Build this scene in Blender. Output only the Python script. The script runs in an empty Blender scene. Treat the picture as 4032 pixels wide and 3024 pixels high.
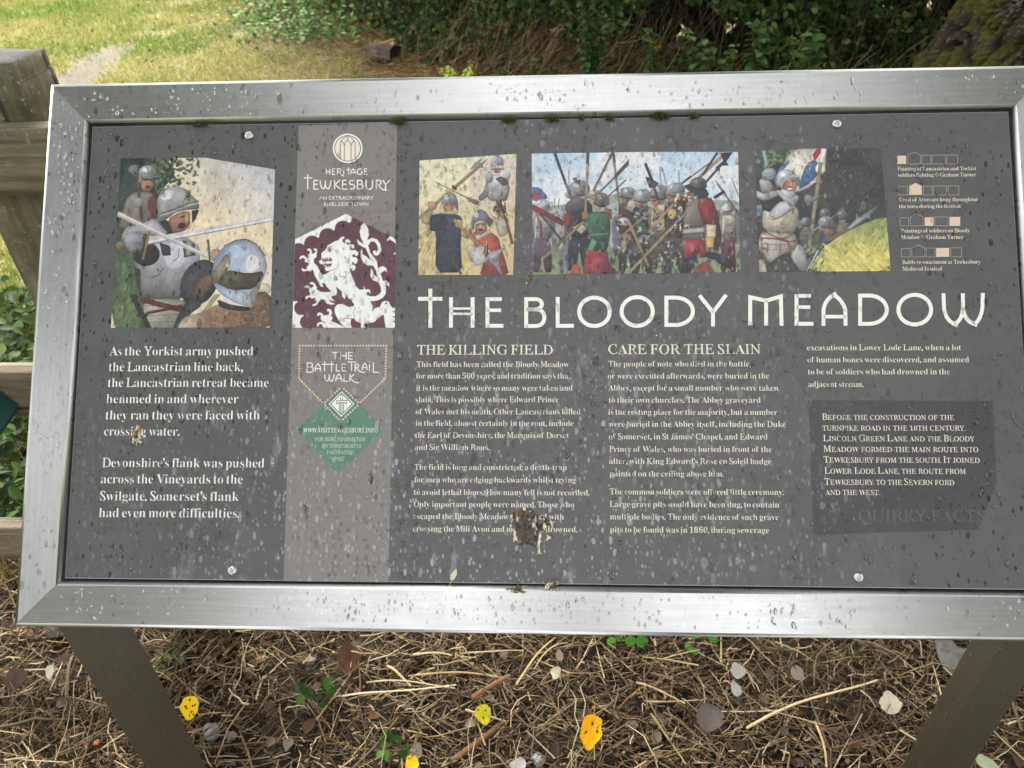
import bpy, math, random
import numpy as np
from mathutils import Vector, Matrix, noise as mnoise

rng = np.random.default_rng(11)
random.seed(5)
sc = bpy.context.scene
C = sc.collection

# ------------------------------------------------------------------ camera
CAM = np.array([0.0, 0.0, 1.6])
F = 3000.0
RC = np.array([[0.9989036668, 0.0003756520, 0.0468115724],
               [0.0373635662, 0.5960499904, -0.8020775355],
               [-0.0282033393, 0.8029472385, 0.5953824853]])
cam = bpy.data.cameras.new('camera')
cam.sensor_width = 36.0
cam.sensor_fit = 'HORIZONTAL'
cam.lens = F / 4032 * 36
cam.clip_start = 0.02
cam.clip_end = 3000
cam.dof.use_dof = True
cam.dof.focus_distance = 0.98
cam.dof.aperture_fstop = 11.0
camo = bpy.data.objects.new('camera', cam)
C.objects.link(camo)
M = Matrix.Identity(4)
for i in range(3):
    for j in range(3):
        M[i][j] = RC[i, j]
    M[i][3] = CAM[i]
camo.matrix_world = M
sc.camera = camo

# ------------------------------------------------------------------ sky, sun, exposure
SUN_EL, SUN_AZ = math.radians(39), math.radians(-16)      # azimuth from +Y towards +X
w = bpy.data.worlds.new('World')
sc.world = w
w.use_nodes = True
nt = w.node_tree
sky = nt.nodes.new('ShaderNodeTexSky')
sky.sky_type = 'NISHITA'
sky.sun_disc = False
sky.sun_elevation = SUN_EL
sky.sun_rotation = SUN_AZ
sky.air_density = 1.6
sky.dust_density = 6.0
sky.ozone_density = 1.0
hs = nt.nodes.new('ShaderNodeHueSaturation')
hs.inputs['Saturation'].default_value = 0.22
nt.links.new(sky.outputs[0], hs.inputs['Color'])
# bright broken cloud over the blue
wtc = nt.nodes.new('ShaderNodeTexCoord')
wns = nt.nodes.new('ShaderNodeTexNoise')
wns.inputs['Scale'].default_value = 2.6; wns.inputs['Detail'].default_value = 5
nt.links.new(wtc.outputs['Generated'], wns.inputs['Vector'])
wmr = nt.nodes.new('ShaderNodeMapRange')
wmr.inputs[1].default_value = .30; wmr.inputs[2].default_value = .62
wmr.inputs[3].default_value = .45; wmr.inputs[4].default_value = .95
nt.links.new(wns.outputs['Fac'], wmr.inputs[0])
wmx = nt.nodes.new('ShaderNodeMix'); wmx.data_type = 'RGBA'
nt.links.new(wmr.outputs[0], wmx.inputs[0]); nt.links.new(hs.outputs[0], wmx.inputs[6])
wmx.inputs[7].default_value = (8.6, 8.7, 8.9, 1)
nt.links.new(wmx.outputs[2], nt.nodes['Background'].inputs[0])
nt.nodes['Background'].inputs[1].default_value = 0.12
sun = bpy.data.lights.new('sun', 'SUN')
sun.energy = 4.5
sun.angle = math.radians(20)
sun.color = (1.0, 0.95, 0.86)
suno = bpy.data.objects.new('sun', sun)
C.objects.link(suno)
sd = Vector((math.sin(SUN_AZ) * math.cos(SUN_EL), math.cos(SUN_AZ) * math.cos(SUN_EL), math.sin(SUN_EL)))
suno.rotation_euler = sd.to_track_quat('Z', 'Y').to_euler()
suno.location = (0, 0, 20)
sc.view_settings.view_transform = 'Standard'
sc.view_settings.look = 'None'
sc.view_settings.exposure = 1.55
sc.view_settings.gamma = 1.0

# ------------------------------------------------------------------ measuring helpers
def ray(x, y):
    return RC @ np.array([(x - 2016) / F, -(y - 1512) / F, -1.0])
def at_y(x, y, Y):
    v = ray(x, y)
    return CAM + v * (Y / v[1])
def at_ground(x, y, z=0.0):
    v = ray(x, y)
    return CAM + v * ((z - CAM[2]) / v[2])
PC = np.array([-0.01313, 0.80845, 1.06256])
PX = np.array([1.0, 0, 0])
PY = np.array([0, 0.67320, 0.73950])
PN = np.array([0, -0.73950, 0.67320])
PM = Matrix(((1, 0, 0, PC[0]), (0, PY[1], PN[1], PC[1]), (0, PY[2], PN[2], PC[2]), (0, 0, 0, 1)))
def uv(x, y):
    """photo pixel -> point (u, v) on the face of the board, in metres"""
    x = np.asarray(x, float); y = np.asarray(y, float)
    v = np.stack([(x - 2016) / F, -(y - 1512) / F, -np.ones_like(x)], -1) @ RC.T
    t = ((PC - CAM) @ PN) / (v @ PN)
    p = CAM + v * t[..., None] - PC
    return np.stack([p @ PX, p @ PY], -1)

# ------------------------------------------------------------------ object helpers
def mesh_np(name, V, Fs, col=None, smooth=False):
    V = np.asarray(V, np.float32); Fs = np.asarray(Fs, np.int32)
    me = bpy.data.meshes.new(name)
    n, k = Fs.shape
    me.vertices.add(len(V)); me.vertices.foreach_set('co', V.ravel())
    me.loops.add(n * k); me.loops.foreach_set('vertex_index', Fs.ravel())
    me.polygons.add(n)
    me.polygons.foreach_set('loop_start', np.arange(n, dtype=np.int32) * k)
    if smooth:
        me.polygons.foreach_set('use_smooth', np.ones(n, bool))
    me.update(calc_edges=True)
    if col is not None:
        a = me.color_attributes.new('Col', 'FLOAT_COLOR', 'POINT')
        c = np.ones((len(V), 4), np.float32); c[:, :3] = col
        a.data.foreach_set('color', c.ravel())
    return me
def link(name, me, mat=None, parent=None, mw=None):
    """link a mesh; mw = its world matrix (mesh coordinates are local to it)"""
    o = bpy.data.objects.new(name, me)
    C.objects.link(o)
    if mat is not None:
        for m in (mat if isinstance(mat, (list, tuple)) else [mat]):
            me.materials.append(m)
    mw = mw if mw is not None else Matrix.Identity(4)
    if parent is not None:
        o.parent = parent
        o.matrix_local = WM[parent.name].inverted() @ mw
    else:
        o.matrix_world = mw
    WM[o.name] = mw.copy()
    return o
WM = {}
def empty(name, loc):
    o = bpy.data.objects.new(name, None)
    o.empty_display_size = 0.05
    C.objects.link(o)
    o.location = loc
    WM[o.name] = Matrix.Translation(loc)
    return o
def tag(o, label=None, cat=None, group=None, kind=None):
    for k, v in (('label', label), ('category', cat), ('group', group), ('kind', kind)):
        if v:
            o[k] = v
    return o
def T(p):
    return Matrix.Translation(tuple(float(q) for q in p))
def srgb(*c):
    c = np.asarray(c, float) / 255
    return np.where(c <= 0.04045, c / 12.92, ((c + 0.055) / 1.055) ** 2.4)

# ------------------------------------------------------------------ materials
def mat(name):
    m = bpy.data.materials.new(name)
    m.use_nodes = True
    n = m.node_tree.nodes
    return m, n, m.node_tree.links, n['Principled BSDF']
def math_(n, l, op, a, b=None, c=None, clamp=False):
    x = n.new('ShaderNodeMath'); x.operation = op; x.use_clamp = clamp
    for i, v in enumerate((a, b, c)):
        if v is None: continue
        if isinstance(v, (int, float)): x.inputs[i].default_value = v
        else: l.new(v, x.inputs[i])
    return x.outputs[0]
def mix_(n, l, f, a, b, mode='MIX'):
    x = n.new('ShaderNodeMix'); x.data_type = 'RGBA'; x.blend_type = mode
    for s, v in ((x.inputs[0], f), (x.inputs[6], a), (x.inputs[7], b)):
        if isinstance(v, (int, float)): s.default_value = v
        elif isinstance(v, (tuple, list, np.ndarray)): s.default_value = (*[float(q) for q in v[:3]], 1)
        else: l.new(v, s)
    return x.outputs[2]
def noise_(n, l, vec, scale, detail=3, rough=0.55):
    x = n.new('ShaderNodeTexNoise')
    x.inputs['Scale'].default_value = scale; x.inputs['Detail'].default_value = detail
    x.inputs['Roughness'].default_value = rough
    if vec is not None: l.new(vec, x.inputs['Vector'])
    return x.outputs['Fac']
def mapping_(n, l, vec, scale, loc=(0, 0, 0)):
    x = n.new('ShaderNodeMapping'); x.inputs['Scale'].default_value = scale
    x.inputs['Location'].default_value = loc
    l.new(vec, x.inputs['Vector']); return x.outputs[0]
def ramp_(n, l, f, a, b):
    x = n.new('ShaderNodeMapRange'); x.clamp = True
    x.inputs[1].default_value = a; x.inputs[2].default_value = b
    l.new(f, x.inputs[0]); return x.outputs[0]
def bump_(n, l, h, strength, dist, bsdf):
    x = n.new('ShaderNodeBump'); x.inputs['Strength'].default_value = strength
    x.inputs['Distance'].default_value = dist
    l.new(h, x.inputs['Height']); l.new(x.outputs[0], bsdf.inputs['Normal'])

def wet_group():
    g = bpy.data.node_groups.new('wet_marks', 'ShaderNodeTree')
    g.interface.new_socket('Wet', in_out='OUTPUT', socket_type='NodeSocketFloat')
    g.interface.new_socket('Chalk', in_out='OUTPUT', socket_type='NodeSocketFloat')
    n, l = g.nodes, g.links
    out = n.new('NodeGroupOutput'); tc = n.new('ShaderNodeTexCoord')
    wob = n.new('ShaderNodeTexNoise'); wob.inputs['Scale'].default_value = 160
    l.new(tc.outputs['Object'], wob.inputs['Vector'])
    sub = n.new('ShaderNodeVectorMath'); sub.operation = 'MULTIPLY_ADD'
    l.new(wob.outputs['Color'], sub.inputs[0]); sub.inputs[1].default_value = (.0030, .0036, 0)
    l.new(tc.outputs['Object'], sub.inputs[2])
    res = None
    for sx, sy, off, r0, r1, keep in ((105, 58, 0, .06, .36, .68), (185, 98, 3.7, .08, .40, .75), (62, 33, 8.1, .04, .30, .26)):
        mp = mapping_(n, l, sub.outputs[0], (sx, sy, 0.001), (off, off, 0))
        v = n.new('ShaderNodeTexVoronoi'); v.inputs['Scale'].default_value = 1
        v.inputs['Randomness'].default_value = 0.95
        l.new(mp, v.inputs['Vector'])
        sepc = n.new('ShaderNodeSeparateColor'); l.new(v.outputs['Color'], sepc.inputs[0])
        rad = math_(n, l, 'MULTIPLY_ADD', sepc.outputs[0], r1 - r0, r0)
        on = math_(n, l, 'LESS_THAN', sepc.outputs[1], keep)
        rad = math_(n, l, 'MULTIPLY', rad, on)
        d = math_(n, l, 'SUBTRACT', rad, v.outputs['Distance'])
        m = ramp_(n, l, d, 0.0, 0.035)
        m = math_(n, l, 'MULTIPLY', m, math_(n, l, 'MULTIPLY_ADD', sepc.outputs[2], .7, .3))
        res = m if res is None else math_(n, l, 'MAXIMUM', res, m)
    big = noise_(n, l, tc.outputs['Object'], 5, 2)
    l.new(math_(n, l, 'MULTIPLY', res, ramp_(n, l, big, .20, .46)), out.inputs[0])
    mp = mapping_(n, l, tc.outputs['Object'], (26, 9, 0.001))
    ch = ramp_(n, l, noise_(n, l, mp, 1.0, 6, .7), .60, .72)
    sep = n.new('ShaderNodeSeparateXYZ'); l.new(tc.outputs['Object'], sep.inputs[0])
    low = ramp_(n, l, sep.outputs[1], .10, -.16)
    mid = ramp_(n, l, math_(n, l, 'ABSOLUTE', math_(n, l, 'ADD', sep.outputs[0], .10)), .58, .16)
    for sx, sy, off, r1, keep in ((150, 74, 21.3, .40, .55), (260, 130, 41.9, .42, .6), (98, 44, 31.7, .32, .28)):  # pale drop shapes: sky glints of wet drops, put into the colour
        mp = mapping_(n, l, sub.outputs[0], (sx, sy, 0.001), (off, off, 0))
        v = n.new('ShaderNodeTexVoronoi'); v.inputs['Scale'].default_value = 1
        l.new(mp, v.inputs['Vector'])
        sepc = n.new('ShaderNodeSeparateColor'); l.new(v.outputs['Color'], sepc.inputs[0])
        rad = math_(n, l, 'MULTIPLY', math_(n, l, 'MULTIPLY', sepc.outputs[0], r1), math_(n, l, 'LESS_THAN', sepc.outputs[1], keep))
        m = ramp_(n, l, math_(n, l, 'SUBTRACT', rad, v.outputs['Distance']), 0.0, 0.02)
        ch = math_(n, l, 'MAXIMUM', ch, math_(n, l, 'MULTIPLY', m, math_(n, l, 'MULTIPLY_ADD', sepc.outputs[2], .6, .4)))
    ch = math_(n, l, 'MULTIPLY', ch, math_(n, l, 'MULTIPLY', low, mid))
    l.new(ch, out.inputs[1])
    return g
WET = wet_group()

def print_mat(name, color=None, wet=0.42, rough=0.42, fade=0.12):
    """printed laminate: colour (or colour attribute), weather marks of the whole panel on top"""
    m, n, l, b = mat(name)
    tc = n.new('ShaderNodeTexCoord')
    if color is None:
        a = n.new('ShaderNodeVertexColor'); a.layer_name = 'Col'; base = a.outputs[0]
    else:
        r = n.new('ShaderNodeRGB'); r.outputs[0].default_value = (*color, 1); base = r.outputs[0]
    g = n.new('ShaderNodeGroup'); g.node_tree = WET
    f = noise_(n, l, tc.outputs['Object'], 14, 6, .7)
    base = mix_(n, l, math_(n, l, 'MULTIPLY', ramp_(n, l, f, .35, .75), fade), base, srgb(150, 148, 144))
    base = mix_(n, l, math_(n, l, 'MULTIPLY', g.outputs[0], wet), base, (0.012, 0.012, 0.013))
    base = mix_(n, l, math_(n, l, 'MULTIPLY', g.outputs[1], .62), base, srgb(172, 173, 178))  # chalk streaks and painted drop glints share this pale colour
    l.new(base, b.inputs['Base Color'])
    rr = math_(n, l, 'MULTIPLY_ADD', g.outputs[0], -.36, rough)
    l.new(math_(n, l, 'MULTIPLY_ADD', g.outputs[0], .5, .45), b.inputs['Specular IOR Level'])
    l.new(math_(n, l, 'ADD', rr, math_(n, l, 'MULTIPLY', f, .1)), b.inputs['Roughness'])
    bump_(n, l, noise_(n, l, tc.outputs['Object'], 900, 2), .12, .0004, b)
    return m

def steel(name, axis):
    m, n, l, b = mat(name)
    tc = n.new('ShaderNodeTexCoord')
    g = n.new('ShaderNodeGroup'); g.node_tree = WET
    s = (3, 900, 900) if axis == 'x' else (900, 3, 900)
    st = noise_(n, l, mapping_(n, l, tc.outputs['Object'], s), 1.0, 2)
    s2 = (9, 260, 1) if axis == 'x' else (260, 9, 1)
    st2 = noise_(n, l, mapping_(n, l, tc.outputs['Object'], s2), 1.0, 3)
    cl = noise_(n, l, tc.outputs['Object'], 18, 5, .65)
    base = mix_(n, l, ramp_(n, l, st2, .3, .7), (.45, .45, .442), (.53, .53, .52))
    base = mix_(n, l, math_(n, l, 'MULTIPLY', ramp_(n, l, cl, .4, .7), .25), base, (.41, .415, .40))
    base = mix_(n, l, math_(n, l, 'MULTIPLY', g.outputs[0], .22), base, (.36, .365, .36))
    l.new(base, b.inputs['Base Color'])
    b.inputs['Metallic'].default_value = 1
    l.new(math_(n, l, 'MULTIPLY_ADD', g.outputs[0], -.08, math_(n, l, 'MULTIPLY_ADD', cl, .12, .29)), b.inputs['Roughness'])
    b.inputs['Anisotropic'].default_value = .75
    cx = n.new('ShaderNodeCombineXYZ'); cx.inputs[1 if axis == 'x' else 0].default_value = 1
    vt = n.new('ShaderNodeVectorTransform'); vt.vector_type = 'VECTOR'
    vt.convert_from = 'OBJECT'; vt.convert_to = 'WORLD'
    l.new(cx.outputs[0], vt.inputs[0]); l.new(vt.outputs[0], b.inputs['Tangent'])
    bump_(n, l, st, .10, .0003, b)
    return m

def leafy(name, rough=.6, trans=.25):
    m, n, l, b = mat(name)
    a = n.new('ShaderNodeVertexColor'); a.layer_name = 'Col'
    l.new(a.outputs[0], b.inputs['Base Color']); b.inputs['Roughness'].default_value = rough
    b.inputs['Specular IOR Level'].default_value = .15 if rough > .3 else .5
    if trans:
        t = n.new('ShaderNodeBsdfTranslucent'); l.new(a.outputs[0], t.inputs[0])
        mx = n.new('ShaderNodeMixShader'); mx.inputs[0].default_value = trans
        l.new(b.outputs[0], mx.inputs[1]); l.new(t.outputs[0], mx.inputs[2])
        l.new(mx.outputs[0], n['Material Output'].inputs[0])
    return m

K = .88   # white print reflects about this much
def ink(*c): return tuple(srgb(*c) * K)
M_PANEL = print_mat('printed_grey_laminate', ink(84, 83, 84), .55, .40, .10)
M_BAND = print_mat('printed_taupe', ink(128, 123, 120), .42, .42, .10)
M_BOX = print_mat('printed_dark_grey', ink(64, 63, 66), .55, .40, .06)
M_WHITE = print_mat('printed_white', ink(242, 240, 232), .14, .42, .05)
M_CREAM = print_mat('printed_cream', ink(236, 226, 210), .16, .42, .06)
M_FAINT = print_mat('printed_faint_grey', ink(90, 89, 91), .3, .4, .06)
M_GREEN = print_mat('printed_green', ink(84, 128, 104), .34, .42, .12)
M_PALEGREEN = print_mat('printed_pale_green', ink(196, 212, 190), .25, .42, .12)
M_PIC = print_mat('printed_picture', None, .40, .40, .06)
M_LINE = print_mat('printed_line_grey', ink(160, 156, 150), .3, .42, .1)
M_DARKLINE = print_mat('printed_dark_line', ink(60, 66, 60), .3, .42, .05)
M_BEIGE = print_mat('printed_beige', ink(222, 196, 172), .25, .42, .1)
M_STEELX = steel('brushed_steel_along', 'x')
M_STEELY = steel('brushed_steel_across', 'y')
M_LEAF = leafy('leaf_green')
M_DRY = leafy('dry_stem', .7, .1)
M_BARE = leafy('coloured_matter', .75, 0)

def simple(name, c, rough=.6, metal=0, bump=0, bs=60, var=.0, c2=None, stretch=(1, 1, 1)):
    m, n, l, b = mat(name)
    tc = n.new('ShaderNodeTexCoord')
    v = mapping_(n, l, tc.outputs['Object'], stretch)
    f = noise_(n, l, v, bs, 6, .65)
    l.new(mix_(n, l, ramp_(n, l, f, .35, .68), c, c2 if c2 is not None else c), b.inputs['Base Color'])
    b.inputs['Roughness'].default_value = rough; b.inputs['Metallic'].default_value = metal
    if bump: bump_(n, l, f, bump, .01, b)
    return m

# ------------------------------------------------------------------ information board
BOARD = tag(empty('information_board', (-0.01, 0.62, 0.0)),
            'brushed steel framed dark grey lectern board covered in printed text, on two brown legs',
            'information board')
W2, H2 = 0.6, 0.2985          # half size of the laminate panel
GAP, FW, FD, RAD = 0.0025, 0.0575, 0.032, 0.0055
def frame_bar(side):
    ix, iy = W2 + GAP, H2 + GAP
    prof = []                 # (distance outward from the inner edge, z)
    top, bot = 0.0045, 0.0045 - FD
    def arc(cx, cz, a0, a1):
        for k in range(6):
            a = math.radians(a0 + (a1 - a0) * k / 5)
            prof.append((cx + RAD * math.cos(a), cz + RAD * math.sin(a)))
    arc(RAD, top - RAD, 180, 90); arc(FW - RAD, top - RAD, 90, 0)
    arc(FW - RAD, bot + RAD, 0, -90); arc(RAD, bot + RAD, -90, -180)
    V = []
    g = 0.00015               # the mitre joints
    for end in (-1, 1):
        for d, z in prof:
            if side in 'tb':
                s = 1 if side == 't' else -1
                V.append((end * (ix + d - g), s * (iy + d), z))
            else:
                s = 1 if side == 'r' else -1
                V.append((s * (ix + d), end * (iy + d - g), z))
    k = len(prof)
    Fs = []
    for i in range(k):
        j = (i + 1) % k
        q = [i, j, k + j, k + i]
        Fs.append(q if side in 'bl' and False else q)
    me = bpy.data.meshes.new('frame_bar')
    me.from_pydata(V, [], Fs + [list(range(k))[::-1], list(range(k, 2 * k))])
    import bmesh
    bm = bmesh.new(); bm.from_mesh(me); bmesh.ops.recalc_face_normals(bm, faces=bm.faces[:]); bm.to_mesh(me); bm.free()
    for i, p in enumerate(me.polygons): p.use_smooth = len(p.vertices) == 4 and i % 6 != 5
    o = link('frame_bar', me, M_STEELX if side in 'tb' else M_STEELY, BOARD, PM)
    return o
for s in 'tblr':
    frame_bar(s)

def rounded_panel():
    z0, z1, ch = -0.007, 0.0, 0.0012
    pts = []
    for x, y in ((-1, -1), (1, -1), (1, 1), (-1, 1)):
        pts.append((x * W2, y * H2))
    V = [(x, y, z0) for x, y in pts] + [(x, y, z1 - ch) for x, y in pts] + \
        [(x - math.copysign(ch, x), y - math.copysign(ch, y), z1) for x, y in pts]
    Fs = [(3, 2, 1, 0), (8, 9, 10, 11)]
    for i in range(4):
        j = (i + 1) % 4
        Fs += [(i, j, 4 + j, 4 + i), (4 + i, 4 + j, 8 + j, 8 + i)]
    me = bpy.data.meshes.new('panel'); me.from_pydata(V, [], Fs)
    me.materials.append(M_PANEL); me.materials.append(simple('laminate_edge', (.33, .36, .38), .5))
    for i, p in enumerate(me.polygons): p.material_index = 0 if i < 2 else 1
    return me
PANEL = link('panel', rounded_panel(), None, BOARD, PM)
# dark back tray behind the gap
def box_mesh(name, x0, x1, y0, y1, z0, z1):
    V = [(x, y, z) for z in (z0, z1) for x, y in ((x0, y0), (x1, y0), (x1, y1), (x0, y1))]
    Fs = [(3, 2, 1, 0), (4, 5, 6, 7)] + [(i, (i + 1) % 4, 4 + (i + 1) % 4, 4 + i) for i in range(4)]
    return mesh_np(name, V, Fs)
link('back_tray', box_mesh('back_tray', -W2 - .004, W2 + .004, -H2 - .004, H2 + .004, -.022, -.0085),
     simple('dark_tray', (.012, .012, .012), .8), BOARD, PM)

# legs: square section, sloping top under the frame
M_LEG = None
def leg_material():
    m, n, l, b = mat('brown_leg_paint')
    tc = n.new('ShaderNodeTexCoord')
    f = noise_(n, l, tc.outputs['Object'], 12, 6, .65)
    s = ramp_(n, l, noise_(n, l, mapping_(n, l, tc.outputs['Object'], (150, 150, 70)), 1, 3), .64, .72)
    base = mix_(n, l, f, (.050, .042, .026), (.072, .061, .041))
    base = mix_(n, l, math_(n, l, 'MULTIPLY', s, .5), base, (.20, .19, .16))
    l.new(base, b.inputs['Base Color']); b.inputs['Roughness'].default_value = .48
    bump_(n, l, noise_(n, l, tc.outputs['Object'], 500, 2), .15, .0005, b)
    return m
M_LEG = leg_material()
def leg(x0, x1):
    y0, y1, r = .600, .650, .005
    sec = []
    for cx, cy, a in ((x0 + r, y0 + r, 180), (x1 - r, y0 + r, 270), (x1 - r, y1 - r, 0), (x0 + r, y1 - r, 90)):
        for k in range(5):
            t = math.radians(a + 22.5 * k)
            sec.append((cx + r * math.cos(t), cy + r * math.sin(t)))
    k = len(sec)
    V = [(x, y, -.05) for x, y in sec]
    for x, y in sec:
        zf = PC[2] + (y - PC[1]) * PY[2] / PY[1]       # front plane
        V.append((x, y, zf - (FD - .003) / PN[2]))
    Fs = [(i, (i + 1) % k, k + (i + 1) % k, k + i) for i in range(k)]
    me = bpy.data.meshes.new('leg'); me.from_pydata(V, [], Fs + [list(range(k))[::-1], list(range(k, 2 * k))])
    for p in me.polygons: p.use_smooth = len(p.vertices) == 4
    return link('leg', me, M_LEG, BOARD)
leg(-.656, -.5945); leg(.575, .636)

# security screws
def screw(px, py):
    u, v = uv(px, py)
    R, V, Fs = .0062, [], []
    prof = [(R, 0), (R * .98, .0012), (R * .86, .0024), (R * .66, .0032), (R * .46, .0036), (R * .44, .0020), (R * .20, .0018), (R * .18, .0034), (0.0002, .0036)]
    n = 24
    for j, (r, z) in enumerate(prof):
        for i in range(n):
            a = 2 * math.pi * i / n
            rr = r * (1 + .13 * math.cos(6 * a)) if j in (4, 5) else r
            V.append((u + rr * math.cos(a), v + rr * math.sin(a), z + .0003))
    for j in range(len(prof) - 1):
        for i in range(n):
            Fs.append((j * n + i, j * n + (i + 1) % n, (j + 1) * n + (i + 1) % n, (j + 1) * n + i))
    me = mesh_np('screw', V, Fs, smooth=True)
    link('screw', me, M_SCREW, BOARD, PM)
M_SCREW = simple('screw_steel', (.62, .61, .58), .24, 1, .15, 900, c2=(.5, .5, .48))
for p in ((982, 535), (3294, 489), (916, 2247), (3379, 2274)): screw(*p)

# ------------------------------------------------------------------ flat print: polygons, strokes, text
def tri_poly(pts):
    """triangulate a simple polygon (list of 2D points)"""
    from mathutils.geometry import tessellate_polygon
    return tessellate_polygon([[Vector((p[0], p[1], 0)) for p in pts]])
def stroke(pts, wd, closed=False):
    """list of quads (4 points) along a polyline with mitred joints; wd in the same unit"""
    P = np.asarray(pts, float); n = len(P)
    L, R = [], []
    for i in range(n):
        a = P[i - 1] if (i > 0 or closed) else None
        b = P[(i + 1) % n] if (i < n - 1 or closed) else None
        d1 = (P[i] - a) if a is not None else (b - P[i])
        d2 = (b - P[i]) if b is not None else d1
        d1 = d1 / (np.linalg.norm(d1) + 1e-9); d2 = d2 / (np.linalg.norm(d2) + 1e-9)
        n1, n2 = np.array([-d1[1], d1[0]]), np.array([-d2[1], d2[0]])
        m = n1 + n2; m /= (np.linalg.norm(m) + 1e-9)
        s = min(2.0, 1 / max(.35, m @ n1)) * wd / 2
        L.append(P[i] + m * s); R.append(P[i] - m * s)
    q = []
    for i in range(n if closed else n - 1):
        j = (i + 1) % n
        q.append([R[i], R[j], L[j], L[i]])
    return q
class Flat:
    """collects flat shapes in photo pixels, makes one mesh of several inks on the board"""
    def __init__(s): s.V, s.F, s.M, s.mats = [], [], [], []
    def mi(s, m):
        if m not in s.mats: s.mats.append(m)
        return s.mats.index(m)
    def poly(s, pts, m, z):
        pts = np.asarray(pts, float)
        q = uv(pts[:, 0], pts[:, 1]); b = len(s.V)
        s.V += [(a, c, z) for a, c in q]
        for t in tri_poly(q):
            s.F.append([b + i for i in t]); s.M.append(s.mi(m))
    def stroke(s, pts, wd, m, z, closed=False):
        for q in stroke(pts, wd, closed): s.poly(q, m, z)
    def build(s, name):
        me = bpy.data.meshes.new(name)
        me.from_pydata(s.V, [], s.F)
        me.polygons.foreach_set('material_index', s.M)
        import bmesh
        bm = bmesh.new(); bm.from_mesh(me)
        for f in bm.faces:
            f.normal_update()
            if f.normal.z < 0: f.normal_flip()
        bm.to_mesh(me); bm.free()
        return link(name, me, s.mats, PANEL, PM)
def ell(cx, cy, rx, ry, n=40, a0=0, a1=360):
    return [(cx + rx * math.cos(math.radians(a0 + (a1 - a0) * i / n)), cy + ry * math.sin(math.radians(a0 + (a1 - a0) * i / n))) for i in range(n + (0 if a1 - a0 == 360 else 1))]

# taupe band
f = Flat(); f.poly([(1176, 495), (1564, 482), (1530, 2293), (1116, 2288)], M_BAND, .00012); f.build('printed_band')
# quirky facts box
f = Flat(); f.poly([(3183, 1576), (3909, 1579), (3925, 1907), (3851, 2086), (3204, 2105)], M_BOX, .00012); f.build('printed_box')

# text -------------------------------------------------------------
TC = bpy.data.curves.new('tmp_text', 'FONT')
TO = bpy.data.objects.new('tmp_text', TC); C.objects.link(TO)
TC.resolution_u = 3
def serif(s):
    o = ''
    for c in s:
        if 'A' <= c <= 'Z': o += chr(0x1d400 + ord(c) - 65)
        elif 'a' <= c <= 'z': o += chr(0x1d41a + ord(c) - 97)
        elif '0' <= c <= '9': o += chr(0x1d7ce + ord(c) - 48)
        else: o += c
    return o
def glyphs(s, off):
    TC.body = s; TC.offset = off; TC.size = 1
    bpy.context.view_layer.update()
    me = bpy.data.meshes.new_from_object(TO.evaluated_get(bpy.context.evaluated_depsgraph_get()))
    V = np.empty(len(me.vertices) * 3, np.float32); me.vertices.foreach_get('co', V)
    V = V.reshape(-1, 3)[:, :2].astype(float)
    Fs = [list(p.vertices) for p in me.polygons]
    bpy.data.meshes.remove(me)
    return V, Fs
def italic(s):
    return ''.join(chr(0x1d434 + ord(c) - 65) if 'A' <= c <= 'Z' else c for c in s)
_v, _f = glyphs(italic('H'), 0)
_lo, _hi = _v[_v[:, 1] < .05], _v[_v[:, 1] > _v[:, 1].max() - .05]
SLANT = (_hi[:, 0].min() - _lo[:, 0].min()) / (_hi[:, 1].mean() - _lo[:, 1].mean())
CACHE = {}
def run_geo(k, t, off):
    """capitals: light upright roman made by straightening the sloped roman; the rest: thinned roman"""
    key = (k, t, off)
    if key not in CACHE:
        if k == 'A':
            V, Fs = glyphs(serif(t), -.0075)
        elif k == 'p':
            V, Fs = glyphs(t, .012)
        elif k == 'U':
            V, Fs = glyphs(italic(t), .004)
            V[:, 0] -= V[:, 1] * SLANT
        else:
            V, Fs = glyphs(serif(t), off)
        CACHE[key] = (V, Fs)
    V, Fs = CACHE[key]
    return V.copy(), Fs
def line_geo(s, face, off):
    if face == 'sans': return glyphs(s, off)
    V, Fs, x = np.zeros((0, 2)), [], 0.0
    runs = []
    for c in s:
        k = ' ' if c == ' ' else ('A' if c in 'AVW' or (face == 'small' and c in 'avw') else 'U' if c.isupper() else 'p' if c in '.,;\u2019' and face == 'serif' else 'l')
        if k == 'A' and c.islower(): k = 'a'
        if runs and runs[-1][0] == k: runs[-1][1] += c
        else: runs.append([k, c])
    for k, t in runs:
        if k == ' ': x += .22; continue
        small = face == 'small' and k == 'l'
        if k in 'Aa': v, f_ = run_geo('A', t.upper(), off)
        elif small and t.upper().isalpha(): v, f_ = run_geo('U', t.upper(), off)
        elif small and any(c.isalpha() for c in t):
            h = ''.join(c for c in t if c.isalpha()); v, f_ = run_geo('U', h.upper(), off)
            v2, f2 = run_geo('l', ''.join(c for c in t if not c.isalpha()), off)
            if t[0].isalpha(): v2[:, 0] += v[:, 0].max() + .04 - v2[:, 0].min()
            else: v[:, 0] += v2[:, 0].max() + .05 - v[:, 0].min()
            f_ = f_ + [[i + len(v) for i in q] for q in f2]; v = np.concatenate([v, v2])
        else: v, f_ = run_geo(k, t, off)
        if small or k == 'a': v = v * .78
        v[:, 0] += x - v[:, 0].min()
        Fs += [[i + len(V) for i in q] for q in f_]
        V = np.concatenate([V, v]); x = v[:, 0].max() + (.012 if k in 'Aa' else .04)
    return V, Fs
SC = 4032 / 2212
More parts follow.
